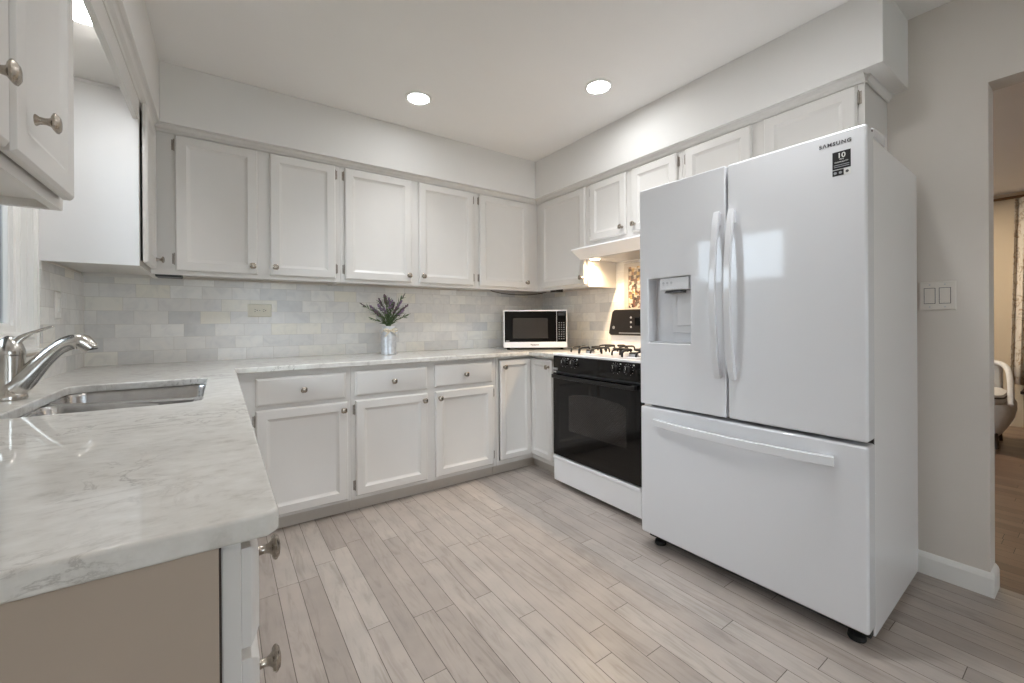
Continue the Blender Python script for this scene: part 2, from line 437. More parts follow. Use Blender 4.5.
# ------------------------------------------------------------------ the room
W, HC, ZS = 3.219, 2.518, 2.20
YJ, ZJ = -2.913, 2.118
YR = -6.2
struct('floor', MB().box(-W - 0.15, 0.12, YR - 0.15, 0.15, -0.05, 0.0), FLOORM)
struct('floor_lounge', MB().box(0.12, 4.6, -6.0, 1.0, -0.05, -0.001), FLOOR2M)
struct('ceiling', MB().box(-W - 0.15, 0.12, YR - 0.15, 0.15, HC, HC + 0.1), CEILM)
struct('ceiling_lounge', MB().box(0.12, 4.6, -6.0, 1.0, 2.475, 2.6), CEILM)
struct('wall_back', MB().box(-W - 0.15, 0.12, 0, 0.15, 0, HC), WALLM)
struct('wall_right', MB().box(0, 0.12, YJ, 0, 0, HC).box(0, 0.12, -4.4, YJ, ZJ, HC).box(0, 0.12, YR, -4.4, 0, HC), WALLM)
WY0, WY1, WZ0, WZ1 = -1.685, -0.785, 1.100, 2.02
struct('wall_left', MB().box(-W - 0.15, -W, WY1, 0, 0, HC).box(-W - 0.15, -W, YR, WY0, 0, HC).box(-W - 0.15, -W, WY0, WY1, 0, WZ0).box(-W - 0.15, -W, WY0, WY1, WZ1, HC), WALLM)
RX0, RX1, RZ0, RZ1 = -2.35, -1.25, 0.1, 2.05
struct('wall_rear', MB().box(-W - 0.15, RX0, YR - 0.15, YR, 0, HC).box(RX1, 0.12, YR - 0.15, YR, 0, HC).box(RX0, RX1, YR - 0.15, YR, 0, RZ0).box(RX0, RX1, YR - 0.15, YR, RZ1, HC), WALLM)
struct('wall_lounge_far', MB().box(4.3, 4.42, -6.0, 1.0, 0, 2.475), LOUNGEW)
struct('wall_lounge_left', MB().box(0.12, 4.3, 0.9, 1.0, 0, 2.475), LOUNGEW)
struct('wall_lounge_right', MB().box(0.12, 4.3, -6.0, -5.9, 0, 2.475), LOUNGEW)
# soffits above the cabinets
DS, SOL = 0.370, W - 2.856
struct('wall_soffit_left', MB().box(-W, -2.856, -2.66, 0, ZS, HC), SOFFM, 0.003)
struct('wall_soffit_back', MB().box(-2.856, -DS, -DS, 0, ZS, HC), SOFFM, 0.003)
struct('wall_soffit_right', MB().box(-DS, 0, -2.67, 0, ZS, HC), SOFFM, 0.003)
# mouldings between the cabinets and the soffit
def mould(prof):
    return prof
pr = [(-0.300, 2.168), (-0.322, 2.168), (-0.326, 2.176), (-0.338, 2.184), (-0.344, 2.194), (-0.350, 2.199), (-0.300, 2.199)]
struct('trim_1', MB().prism([(a, b) for a, b in pr], 'x', -2.905, -0.31), PAINT)
struct('trim_2', MB().rings([[(a, -0.31, b) for a, b in pr], [(a, -2.60, b) for a, b in pr]]), PAINT)
struct('trim_3', MB().rings([[(-W - a + 0.0, -2.60, b) for a, b in pr], [(-W - a, -0.31, b) for a, b in pr]]), PAINT)
struct('trim_4', MB().rings([[(-0.31, -2.595 - 0.004, 2.166), (-0.31, -2.604, 2.170), (-0.31, -2.604, 2.176), (-0.31, -2.614, 2.188), (-0.31, -2.614, 2.199), (-0.31, -2.597, 2.199)],
                             [(-0.001, -2.595 - 0.004, 2.166), (-0.001, -2.604, 2.170), (-0.001, -2.604, 2.176), (-0.001, -2.614, 2.188), (-0.001, -2.614, 2.199), (-0.001, -2.597, 2.199)]]), PAINT)
# tile backsplash
struct('trim_5', MB().box(-W + 0.001, -0.001, -0.008, -0.0005, 0.9135, 1.412), TILE_X)
struct('trim_6', MB().box(-W + 0.0005, -W + 0.008, -0.668, -0.008, 0.9135, 1.412).box(-W + 0.0005, -W + 0.008, -2.62, -0.668, 0.9135, 1.020), TILE_Y)
struct('trim_7', MB().box(-0.008, -0.0005, -0.925, -0.008, 0.9135, 1.412).box(-0.008, -0.0005, -1.76, -0.925, 0.9135, 1.70), TILE_Y)
# baseboards
def base_poly(d=0.013, h=0.098): return [(0, 0), (d, 0), (d, h - 0.022), (d * 0.75, h - 0.012), (d * 0.35, h - 0.004), (0, h)]
bp = base_poly()
struct('baseboard_right', MB().rings([[(-a, -1.9, b) for a, b in bp], [(-a, YJ - 0.013, b) for a, b in bp]]).rings([[(0.0, YJ - a, b) for a, b in bp], [(0.12, YJ - a, b) for a, b in bp]]), TRIMM)
struct('baseboard_rear', MB().rings([[(RX0, YR + a, b) for a, b in bp], [(-W, YR + a, b) for a, b in bp]]), TRIMM)
# sink window
wn = bpy.data.objects.new('window_1', None); col.objects.link(wn); wn['kind'] = 'structure'; wn.location = (-W, -1.235, WZ0)
def wloc(mb): 
    mb.v = [(x + W, y + 1.235, z - WZ0) for x, y, z in mb.v]; return mb
cas = MB()
def casing_side(y0, y1, z0, z1, vertical):
    # stepped casing: body, raised back band and inner bead
    cas.box(-W, -W + 0.014, y0, y1, z0, z1)
CW = 0.051
cas.box(-W + 0.001, -W + 0.014, WY1, WY1 + CW, WZ0 - CW, WZ1 + CW).box(-W + 0.001, -W + 0.014, WY0 - CW, WY0, WZ0 - CW, WZ1 + CW)
cas.box(-W + 0.001, -W + 0.014, WY0, WY1, WZ0 - CW, WZ0).box(-W + 0.001, -W + 0.014, WY0, WY1, WZ1, WZ1 + CW)
for k, (o0, o1, t) in enumerate([(0.038, CW, 0.021), (0.024, 0.032, 0.018), (0.012, 0.018, 0.018), (0.001, 0.007, 0.019)]):
    cas.box(-W + 0.012, -W + t, WY1 + o0, WY1 + o1, WZ0 - o1, WZ1 + o1).box(-W + 0.012, -W + t, WY0 - o1, WY0 - o0, WZ0 - o1, WZ1 + o1)
    cas.box(-W + 0.012, -W + t, WY0 - o0, WY1 + o0, WZ0 - o1, WZ0 - o0).box(-W + 0.012, -W + t, WY0 - o0, WY1 + o0, WZ1 + o0, WZ1 + o1)
struct('window_casing', wloc(cas), TRIMM, 0.002, wn)
jb = MB()
jb.box(-W - 0.15, -W + 0.002, WY1 - 0.006, WY1, WZ0, WZ1).box(-W - 0.15, -W + 0.002, WY0, WY0 + 0.006, WZ0, WZ1)
jb.box(-W - 0.15, -W + 0.002, WY0, WY1, WZ0, WZ0 + 0.006).box(-W - 0.15, -W + 0.002, WY0, WY1, WZ1 - 0.006, WZ1)
struct('window_jamb', wloc(jb), TRIMM, 0, wn)
sh = MB()
a0, a1, b0, b1 = WY0 + 0.006, WY1 - 0.006, WZ0 + 0.006, WZ1 - 0.006
for (d0, d1, g) in ((0.024, 0.075, 0.036), (0.014, 0.030, 0.010), (0.034, 0.065, 0.044)):
    sh.box(-W - d1, -W - d0, a1 - g, a1, b0, b1).box(-W - d1, -W - d0, a0, a0 + g, b0, b1).box(-W - d1, -W - d0, a0 + g, a1 - g, b0, b0 + g).box(-W - d1, -W - d0, a0 + g, a1 - g, b1 - g, b1)
struct('window_sash', wloc(sh), TRIMM, 0.002, wn)
cas2 = MB().box(-W + 0.001, -W + 0.030, WY0 - CW - 0.01, WY1 + CW + 0.0, WZ0 - CW - 0.012, WZ0 - CW)
struct('window_apron', wloc(cas2), TRIMM, 0.002, wn)
struct('window_glass', wloc(MB().box(-W - 0.052, -W - 0.048, a0 + 0.04, a1 - 0.04, b0 + 0.04, b1 - 0.04)), GLASS, 0, wn)
# unseen rear window, added to let daylight in from the dining end
wr_ = bpy.data.objects.new('added_rear_window', None); col.objects.link(wr_); wr_['kind'] = 'structure'; wr_.location = ((RX0 + RX1) / 2, YR, RZ0)
def rloc(mb):
    cx_ = (RX0 + RX1) / 2
    mb.v = [(x - cx_, y - YR, z - RZ0) for x, y, z in mb.v]; return mb
fr_ = MB()
for x0, x1 in ((RX0, RX0 + 0.06), (RX1 - 0.06, RX1), (-1.79, -1.71)): fr_.box(x0, x1, YR - 0.10, YR - 0.03, RZ0, RZ1)
for z0, z1 in ((RZ0, RZ0 + 0.08), (RZ1 - 0.06, RZ1)): fr_.box(RX0 + 0.06, -1.79, YR - 0.10, YR - 0.03, z0, z1).box(-1.71, RX1 - 0.06, YR - 0.10, YR - 0.03, z0, z1)
struct('window_frame', rloc(fr_), TRIMM, 0.002, wr_)
struct('window_glass', rloc(MB().box(RX0 + 0.05, RX1 - 0.05, YR - 0.07, YR - 0.066, RZ0 + 0.06, RZ1 - 0.05)), GLASS, 0, wr_)
# outside the sink window: lawn and the blue-grey wing of the next house
struct('ground_outside', MB().box(-16, -W - 0.151, -9, 9, -0.35, -0.30).box(-W - 0.15, 4.6, -14, YR - 0.16, -0.35, -0.30), LAWN)
fn_ = MB()
for k in range(52):
    fn_.box(-6.32, -6.30 + 0.006 * (k % 2), -6.0 + k * 0.15, -6.0 + k * 0.15 + 0.142, -0.3, 1.82 + 0.01 * (k % 3))
fn_.box(-6.36, -6.32, -6.0, 1.8, 0.2, 0.29).box(-6.36, -6.32, -6.0, 1.8, 1.4, 1.49)
struct('wall_fence_outside', fn_, FENCEM)
struct('wall_outside', MB().box(-9.5, -3.45, 2.6, 2.9, -0.3, 5.0), SIDING)

# ------------------------------------------------------------------ recessed lamps
def can_light(x, y, z, label, glow, r=0.062, beam=0.0, spread=100, group='recessed ceiling lights'):
    t = thing('recessed_light', label, 'ceiling light', (x, y, z), 0, group)
    MB().lathe([(r, -0.004), (r + 0.003, -0.008), (r + 0.012, -0.007), (r + 0.018, -0.003), (r + 0.018, 0.0), (r - 0.004, 0.0), (r - 0.004, -0.004)], (0, 0, 0), seg=40, cap=False).build('trim_ring', TRIMM, t, smooth=True)
    MB().lathe([(r, -0.001), (r * 0.99, -0.0045)], (0, 0, 0), seg=40).build('lens', glow, t)
    if beam:
        ld_ = bpy.data.lights.new('lamp_beam', 'AREA'); ld_.shape = 'DISK'; ld_.size = r * 1.9; ld_.energy = beam; ld_.spread = R(spread)
        ld_.color = LAMPC[:3]
        lo_ = bpy.data.objects.new('lamp_beam', ld_); col.objects.link(lo_); lo_.parent = t; lo_.location = (0, 0, -0.007)
    return t
can_light(-1.598, -0.779, HC, 'round recessed ceiling light in the middle of the ceiling, above the lavender side', CANL_EMIT, beam=CAN_BEAM)
can_light(-0.777, -1.488, HC, 'round recessed ceiling light nearest the soffit above the range and fridge', CANR_EMIT, beam=CAN_BEAM)
can_light(-2.985, -1.235, ZS, 'large round recessed light under the soffit above the sink window', SOFFIT_EMIT, 0.075)
can_light(-2.10, -1.75, HC, 'added unseen fill light in the ceiling beside the sink counter', MIDL_FILL_EMIT, beam=MID_FILL_BEAM)
can_light(-1.02, -2.55, HC, 'added unseen fill light in the ceiling in front of the fridge', MIDR_FILL_EMIT, beam=MID_FILL_BEAM)
can_light(-2.30, -4.3, HC, 'added unseen fill light over the left of the dining end of the room', REAR_FILL_EMIT)
can_light(-0.95, -4.5, HC, 'added unseen fill light over the right of the dining end of the room', REAR_FILL_EMIT)
can_light(3.3, -1.7, 2.475, 'recessed ceiling light in the adjoining room', LOUNGE_EMIT)

# ------------------------------------------------------------------ cabinets
DOOR_RR = [(0, 0), (0, 0.013), (0.007, 0.020), (0.050, 0.020), (0.054, 0.0165), (0.066, 0.0105), (0.069, 0.0095)]
DRAW_RR = [(0, 0), (0, 0.011), (0.004, 0.014), (0.014, 0.020)]
def knob_mb(u, y, v, ax=(0, -1, 0)):
    """flared stem carrying a small pillow-shaped square head"""
    ax = Vector(ax); side = Vector((0, 0, 1)).cross(ax); c = Vector((u, y, v))
    mb = MB().lathe([(0.0105, 0), (0.0100, 0.002), (0.0068, 0.006), (0.0060, 0.013), (0.0075, 0.019), (0.0125, 0.024)], c, ax, 18)
    rings = []
    for hs, t in ((0.0125, 0.0225), (0.0160, 0.0255), (0.0165, 0.0285), (0.0120, 0.0325), (0.0050, 0.0340)):
        rings.append([c + ax * t + side * (a * hs) + Vector((0, 0, b * hs)) for a, b in ((-1, -0.55), (-0.55, -1), (0.55, -1), (1, -0.55), (1, 0.55), (0.55, 1), (-0.55, 1), (-1, 0.55))])
    return mb.rings(rings)
def knob(parent, u, y, v):
    return knob_mb(u, y, v).build('knob', NICKEL, parent, 0.0008)
def hinge(parent, u, y, v, side):
    """leaf on the face frame beside the door edge; side = -1 leaf to the left, +1 to the right"""
    mb = MB().box(u + side * 0.002, u + side * 0.014, y - 0.003, y, v - 0.028, v + 0.028)
    mb.lathe([(0.0045, -0.026), (0.0045, 0.026)], (u + side * 0.0035, y - 0.006, v), (0, 0, 1), 10)
    mb.lathe([(0.003, -0.032), (0.003, 0.032)], (u + side * 0.0035, y - 0.006, v), (0, 0, 1), 8)
    return mb.build('hinge', HINGE, parent, 0.0008)
def add_door(parent, u0, u1, v0, v1, yf, hs, kn, name='door', top_knob=False):
    d = MB().door(u0, u1, v0, v1, yf, DOOR_RR).build(name, PAINT, parent, 0.0015)
    if hs:
        ue = u0 if hs < 0 else u1
        for v in (v0 + 0.065, v1 - 0.055): hinge(d, ue, yf, v, hs)
    if kn is not None: knob(d, kn[0], yf - 0.020, kn[1])
    return d
def add_drawer(parent, u0, u1, v0, v1, yf):
    d = MB().door(u0, u1, v0, v1, yf, DRAW_RR).build('drawer', PAINT, parent, 0.0012)
    knob(d, (u0 + u1) / 2, yf - 0.020, (v0 + v1) / 2)
    return d
def upper(label, loc, rz, w, v0, v1, dep, doors, sidem=None, off=0.0, kdx=0.027, kdz=0.048):
    """wall cabinet; local x to the viewer's right, wall at y=0, front at -dep"""
    t = thing('wall_cabinet', label, 'cabinet', (loc[0], loc[1], v0), rz, 'painted wall cabinets')
    h = v1 - v0; q = 0.016
    c = MB().box(0.0005, q, -dep + 0.019, -0.001, 0, h).box(w - q, w - 0.0005, -dep + 0.019, -0.001, 0, h)
    c.box(q, w - q, -dep + 0.019, -0.001, 0.018, 0.034).box(q, w - q, -dep + 0.019, -0.001, h - q, h).box(q, w - q, -0.008, -0.001, 0.034, h - q)
    c.build('carcass', sidem or PAINT, t)
    f = MB()
    us = sorted(doors, key=lambda d: d[0])
    edges = [0.0] + [(us[i][1] + us[i + 1][0]) / 2 for i in range(len(us) - 1)] + [w]
    f.box(0.0005, w - 0.0005, -dep, -dep + 0.019, 0, us[0][2] - v0 + 0.012).box(0.0005, w - 0.0005, -dep, -dep + 0.019, us[0][3] - v0 - 0.012, h)
    for i, e in enumerate(edges):
        l = 0.0005 if i == 0 else us[i - 1][1] - 0.012
        r = w - 0.0005 if i == len(us) else us[i][0] + 0.012
        f.box(l, r, -dep, -dep + 0.019, us[0][2] - v0 + 0.012, us[0][3] - v0 - 0.012)
    f.build('face_frame', PAINT, t, 0.001)
    for (u0, u1, a, b, hs, ks) in doors:
        kx = u1 - kdx if ks > 0 else u0 + kdx
        add_door(t, u0, u1, a - v0, b - v0, -dep - off, hs, (kx, a - v0 + kdz))
    return t
UB, UT, DB, DT = 1.409, 2.180, 1.430, 2.163
# back wall
x0 = -2.901
upper('wall cabinet with two doors in the left corner of the back wall, above the outlet', (x0, 0), 0, 0.946, UB, UT, 0.313,
      [(-2.799 - x0, -2.417 - x0, DB, DT, -1, 1), (-2.356 - x0, -1.985 - x0, DB, DT, 1, -1)])
x0 = -1.955
upper('wall cabinet with two doors in the middle of the back wall, above the lavender', (x0, 0), 0, 1.022, UB, UT, 0.313,
      [(-1.928 - x0, -1.470 - x0, DB, DT, -1, 1), (-1.415 - x0, -0.962 - x0, DB, DT, 1, -1)])
x0 = -0.933
upper('single door wall cabinet at the right end of the back wall, above the microwave', (x0, 0), 0, 0.933, UB, UT, 0.313,
      [(-0.905 - x0, -0.421 - x0, DB, DT, -1, 1)])
# right wall (facing -X): u = y0 - Y
y0 = -0.3135
upper('single door wall cabinet on the right wall between the corner and the range hood', (0, y0), R(-90), 0.626, UB, UT, 0.313,
      [(0.072, 0.602, DB, DT, 0, 1)])
y0 = -0.940
upper('short two door wall cabinet above the range hood', (0, y0), R(-90), 0.786, 1.715, UT, 0.313,
      [(0.030, 0.367, 1.742, DT, -1, 1), (0.418, 0.757, 1.742, DT, 1, -1)])
y0 = -1.7265
upper('short two door wall cabinet above the white fridge', (0, y0), R(-90), 0.8695, 1.825, UT, 0.313,
      [(0.027, 0.405, 1.85, DT, -1, 1), (0.466, 0.845, 1.85, DT, 1, -1)])
# left wall (facing +X): u = Y - y0
y0 = -0.673
upper('narrow wall cabinet right of the sink window with a plain white side', (-W, y0), R(90), 0.672, UB, UT, 0.318,
      [(0.016, 0.322, DB, DT, 0, 1)], None, 0.009)
sp0 = [o for o in bpy.data.objects if o.get('label', '').startswith('narrow wall cabinet')][0]
MB().box(-0.004, 0.0, -0.3175, -0.002, 0.0, UT - UB + 0.018).box(-0.010, -0.004, -0.300, -0.002, UT - UB + 0.006, UT - UB + 0.0185).build('side_panel', SIDE, sp0, 0.0008)
y0 = -2.575
upper('nearest wall cabinet at the top left, beside the sink window, with two knobs in view', (-W, y0), R(90), 0.775, UB, UT, 0.318,
      [(0.035, 0.388, DB, DT, -1, 1), (0.406, 0.749, DB, DT, 1, -1)], None, 0.006, 0.088, 0.088)
# valance board over the sink window
tag(MB().box(-2.921, -2.901, -1.799, -0.684, 2.072, 2.172).build('valance_board', PAINT, None, 0.002), 'painted valance board spanning the two wall cabinets above the sink window', 'valance')

CTOP, CTH = 0.914, 0.030
CB = CTOP - CTH - 0.001
def base_unit(label, loc, rz, w, dep, fronts, toe=True, end=None, u_frame0=0.0, endm=None, closed=True):
    t = thing('base_cabinet', label, 'cabinet', (loc[0], loc[1], 0), rz, 'painted base cabinets')
    q = 0.016
    c = MB().box(0.0005, q, -dep + 0.019, -0.009, 0.09, CB).box(w - q, w - 0.0005, -dep + 0.019, -0.009, 0.09, CB)
    c.box(q, w - q, -dep + 0.019, -0.009, 0.09, 0.106).box(q, w - q, -0.016, -0.009, 0.106, CB)
    c.build('carcass', PAINT, t)
    MB().box(u_frame0, w - 0.0005, -dep + 0.068, -dep + 0.052, 0.0005, 0.092).build('toe_kick', TOEM, t)
    f = MB().box(u_frame0, w - 0.0005, -dep, -dep + 0.019, 0.080, CB)
    f.build('face_frame', PAINT, t, 0.001)
    for k in fronts:
        if k[0] == 'drawer': add_drawer(t, k[1], k[2], k[3], k[4], -dep)
        else:
            _, u0, u1, a, b, hs, ks = k
            kx = None if ks == 0 else ((u1 - 0.027 if ks > 0 else u0 + 0.027), b - 0.045)
            add_door(t, u0, u1, a, b, -dep, hs, kx)
    return t
BD = 0.600
x0 = -W + 0.009
base_unit('base cabinet with drawer over one door at the left end of the back wall', (x0, 0), 0, -1.965 - x0, BD,
          [('drawer', -2.452 - x0, -1.994 - x0, 0.698, 0.850), ('door', -2.452 - x0, -1.985 - x0, 0.097, 0.677, -1, 1)], u_frame0=-2.579 - x0)
x0 = -1.9645
base_unit('base cabinet with two drawers and two doors in the middle of the back wall', (x0, 0), 0, 1.027, BD,
          [('drawer', -1.941 - x0, -1.481 - x0, 0.703, 0.853), ('door', -1.940 - x0, -1.480 - x0, 0.103, 0.677, -1, 1),
           ('drawer', -1.427 - x0, -0.972 - x0, 0.706, 0.857), ('door', -1.424 - x0, -0.965 - x0, 0.104, 0.680, 1, -1)])
# corner cabinet with a two-leaf door round the inner corner
t = thing('corner_cabinet', 'corner base cabinet with two narrow doors meeting at a right angle left of the range', 'cabinet', (-0.936, 0, 0))
cb = MB().box(0.0005, 0.016, -0.581, -0.009, 0.09, CB).prism([(0.016, -0.009), (0.016, -0.581), (0.355, -0.581), (0.355, -0.934), (0.927, -0.934), (0.927, -0.009)], 'z', 0.09, 0.106)
cb.box(0.355, 0.927, -0.934, -0.918, 0.106, CB).box(0.016, 0.927, -0.016, -0.009, 0.106, CB).box(0.92, 0.927, -0.918, -0.016, 0.106, CB)
cb.build('carcass', PAINT, t)
MB().box(0.0, 0.405, -0.548, -0.532, 0.0005, 0.092).box(0.388, 0.404, -0.934, -0.548, 0.0005, 0.092).build('toe_kick', TOEM, t)
ff = MB().box(0.0005, 0.024, -0.600, -0.581, 0.080, CB).box(0.024, 0.355, -0.600, -0.581, 0.080, 0.112).box(0.024, 0.355, -0.600, -0.581, 0.866, CB)
ff.box(0.336, 0.355, -0.934, -0.600, 0.080, 0.112).box(0.336, 0.355, -0.934, -0.600, 0.866, CB).box(0.336, 0.355, -0.934, -0.866, 0.112, 0.866)
ff.build('face_frame', PAINT, t, 0.001)
NARROW = [(0, 0), (0, 0.013), (0.006, 0.020), (0.042, 0.020), (0.046, 0.0165), (0.058, 0.0105), (0.061, 0.0095)]
d1 = MB().door(0.030, 0.316, 0.115, 0.862, -0.600, NARROW).build('door', PAINT, t, 0.0015)
knob(d1, 0.062, -0.620, 0.808)
d2m = MB().door(0, 0.262, 0.115, 0.862, 0, NARROW)
d2m.v = [(0.336 + y, -0.600 - x, z) for x, y, z in d2m.v]
d2 = d2m.build('door', PAINT, t, 0.0015)
knob_mb(0.316, -0.828, 0.808, (-1, 0, 0)).build('knob', NICKEL, d2, 0.0008)
# left run (facing +X)
LD = W - 2.580
y0 = -2.600
du = base_unit('base cabinet with a stack of drawers at the near end of the sink counter', (-W, y0), R(90), 0.265, LD,
          [('drawer', 0.008, 0.240, 0.742, 0.866), ('drawer', 0.008, 0.240, 0.540, 0.728), ('drawer', 0.008, 0.240, 0.325, 0.526), ('drawer', 0.008, 0.240, 0.110, 0.311)])
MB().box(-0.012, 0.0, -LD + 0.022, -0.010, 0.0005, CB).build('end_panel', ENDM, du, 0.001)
MB().box(-0.004, 0.0, -LD + 0.0195, -LD + 0.0225, 0.0005, CB).build('panel_gap', DARKGAP, du)
y0 = -2.3345
base_unit('base cabinet with drawer over one door between the drawer stack and the sink cabinet', (-W, y0), R(90), 0.60, LD,
          [('drawer', 0.025, 0.575, 0.703, 0.853), ('door', 0.025, 0.575, 0.103, 0.677, -1, 1)])
y0 = -1.734
base_unit('sink base cabinet with two doors under the sink', (-W, y0), R(90), 0.93, LD,
          [('door', 0.025, 0.455, 0.103, 0.677, -1, 1), ('door', 0.475, 0.905, 0.103, 0.677, 1, -1)])
y0 = -0.8035
base_unit('narrow filler base cabinet at the inner corner of the sink counter', (-W, y0), R(90), 0.2025, LD, [])

# ------------------------------------------------------------------ countertop with a sink cut-out
def rrect(x0, x1, y0, y1, r, seg=6):
    pts = []
    for cx_, cy_, a0_ in ((x1 - r, y1 - r, 0), (x0 + r, y1 - r, 90), (x0 + r, y0 + r, 180), (x1 - r, y0 + r, 270)):
        for k in range(seg + 1):
            a = R(a0_ + 90 * k / seg); pts.append((cx_ + r * math.cos(a), cy_ + r * math.sin(a)))
    return pts
SX0, SX1, SY0, SY1 = -3.062, -2.648, -1.655, -0.988
hole = rrect(SX0, SX1, SY0, SY1, 0.045)
XL, XF, YB0, YB1 = -W + 0.001, -2.540, -1.78, -0.86
top_faces = [[(XL, -2.619), (-2.552, -2.619), (XF, -2.607), (XF, YB0), (XL, YB0)],
             [(XL, YB1), (XF, YB1), (XF, -0.640), (-0.654, -0.640), (-0.654, -0.935), (-0.0085, -0.935), (-0.0085, -0.0085), (XL, -0.0085)]]
corners = [(XF, YB1), (XL, YB1), (XL, YB0), (XF, YB0)]      # same order as the arcs of the hole
for k in range(4):
    arc0 = hole[k * 7 + 3:k * 7 + 7]; k1 = (k + 1) % 4; arc1 = hole[k1 * 7:k1 * 7 + 4]
    top_faces.append([corners[k], corners[k1]] + list(reversed(arc0 + arc1)))
outline = [(XL, -0.0085), (XL, YB1), (XL, YB0), (XL, -2.619), (-2.552, -2.619), (XF, -2.607), (XF, YB0), (XF, YB1), (XF, -0.640), (-0.654, -0.640), (-0.654, -0.935), (-0.0085, -0.935), (-0.0085, -0.0085)]
cm = MB(); vi = {}
def cv(p_, z):
    key = (round(p_[0], 6), round(p_[1], 6), z)
    if key not in vi: vi[key] = len(cm.v); cm.v.append((p_[0], p_[1], z))
    return vi[key]
for f_ in top_faces:
    cm.f.append(tuple(cv(p_, CTOP) for p_ in f_)); cm.f.append(tuple(cv(p_, CTOP - CTH) for p_ in reversed(f_)))
for lp_ in (outline, hole):
    for i in range(len(lp_)):
        p_, q_ = lp_[i], lp_[(i + 1) % len(lp_)]
        cm.f.append((cv(p_, CTOP), cv(q_, CTOP), cv(q_, CTOP - CTH), cv(p_, CTOP - CTH)))
ct = cm.build('countertop', QUARTZ, None, 0.005, seg=3)
tag(ct, 'pale veined quartz countertop running round three walls with a sink cut-out', 'countertop')

# undermount double bowl sink
snk = thing('sink', 'stainless steel undermount double bowl sink set in the quartz counter', 'sink', ((SX0 + SX1) / 2, (SY0 + SY1) / 2, CTOP - CTH))
hx, hy = (SX1 - SX0) / 2, (SY1 - SY0) / 2
YD = 0.02    # divider centre, local; it runs slightly askew
def slant(x, y):
    w_ = (y + hy) / (YD + hy) if y < YD else (hy - y) / (hy - YD)
    return y - 0.065 / hx * x * max(0, min(1, w_))
def bowl(y0_, y1_):
    rings = []
    for ins, z in ((-0.012, -0.0015), (0.0, -0.0015), (0.003, -0.012), (0.008, -0.15), (0.03, -0.185), (0.06, -0.19)):
        rings.append([(x, slant(x, y), z) for x, y in rrect(-hx - 0.006 + ins, hx + 0.006 - ins, y0_ + ins, y1_ - ins, 0.05 if ins < 0.02 else 0.035)])
    return MB().rings(rings, False, True)
bowl(-hy - 0.006, YD - 0.014).build('bowl', STEEL, snk, smooth=True)
bowl(YD + 0.014, hy + 0.006).build('bowl', STEEL, snk, smooth=True)
MB().rings([[(x, slant(x, YD) + dy, z) for dy, z in ((-0.0165, -0.030), (-0.0155, -0.004), (-0.012, -0.0008), (0.012, -0.0008), (0.0155, -0.004), (0.0165, -0.030))] for x in (-hx - 0.003, 0, hx + 0.003)]).build('divider', STEEL, snk, 0.002)
for yy in ((-hy + YD) / 2, (hy + YD) / 2):
    MB().lathe([(0.045, 0), (0.04, 0.002), (0.03, -0.004), (0.012, -0.002)], (0, yy, -0.1895), (0, 0, 1), 24).build('drain', NICKEL, snk, smooth=True)

# faucet
fc = thing('faucet', 'brushed nickel single lever pull-out faucet behind the sink', 'faucet', (-3.130, -1.275, CTOP))
MB().lathe([(0.036, 0.0005), (0.037, 0.006), (0.035, 0.018), (0.031, 0.024), (0.029, 0.05), (0.030, 0.10), (0.032, 0.135)], (0, 0, 0), seg=32).build('body', FAUCETM, fc, smooth=True)
MB().lathe([(0.032, 0.1352), (0.0335, 0.140), (0.032, 0.152), (0.026, 0.172), (0.017, 0.188), (0.006, 0.196)], (0, 0, 0), seg=32).build('dome', FAUCETM, fc, smooth=True)
def bez(p, n=14):
    out = []
    for i in range(n + 1):
        t_ = i / n; q = [Vector(a) for a in p]
        while len(q) > 1: q = [q[k].lerp(q[k + 1], t_) for k in range(len(q) - 1)]
        out.append(q[0])
    return out
lv = bez([(0.006, 0, 0.160), (0.018, 0, 0.198), (0.045, 0, 0.202), (0.094, 0, 0.226)])
MB().sweep_rect(lv, [0.040 - 0.020 * (i / 14) ** 0.6 for i in range(15)], [0.030 - 0.0245 * min(1, (i / 14) ** 0.45) for i in range(15)], (0, 1, 0)).build('lever', FAUCETM, fc, 0.0025, subd=1)
sp_ = bez([(0.006, 0, 0.034), (0.040, 0, 0.062), (0.080, 0, 0.150), (0.125, 0, 0.186), (0.158, 0, 0.172)], 18)
MB().tube(sp_[:13], [0.034, 0.0335, 0.0325, 0.031, 0.0295, 0.028, 0.0265, 0.025, 0.0238, 0.0228, 0.022, 0.0215, 0.0215], 20).build('spout', FAUCETM, fc, smooth=True)
MB().tube(sp_[12:] + [sp_[-1] + Vector((0.022, 0, -0.022))], [0.0225, 0.0230, 0.0240, 0.0250, 0.0262, 0.0270, 0.0262, 0.0200], 20).build('spray_head', FAUCETM, fc, smooth=True)
MB().lathe([(0.019, 0), (0.018, 0.004), (0.010, 0.005)], sp_[-1] + Vector((0.018, 0, -0.0225)), (0.15, 0, -1), 20).build('nozzle', BLACKP, fc, smooth=True)

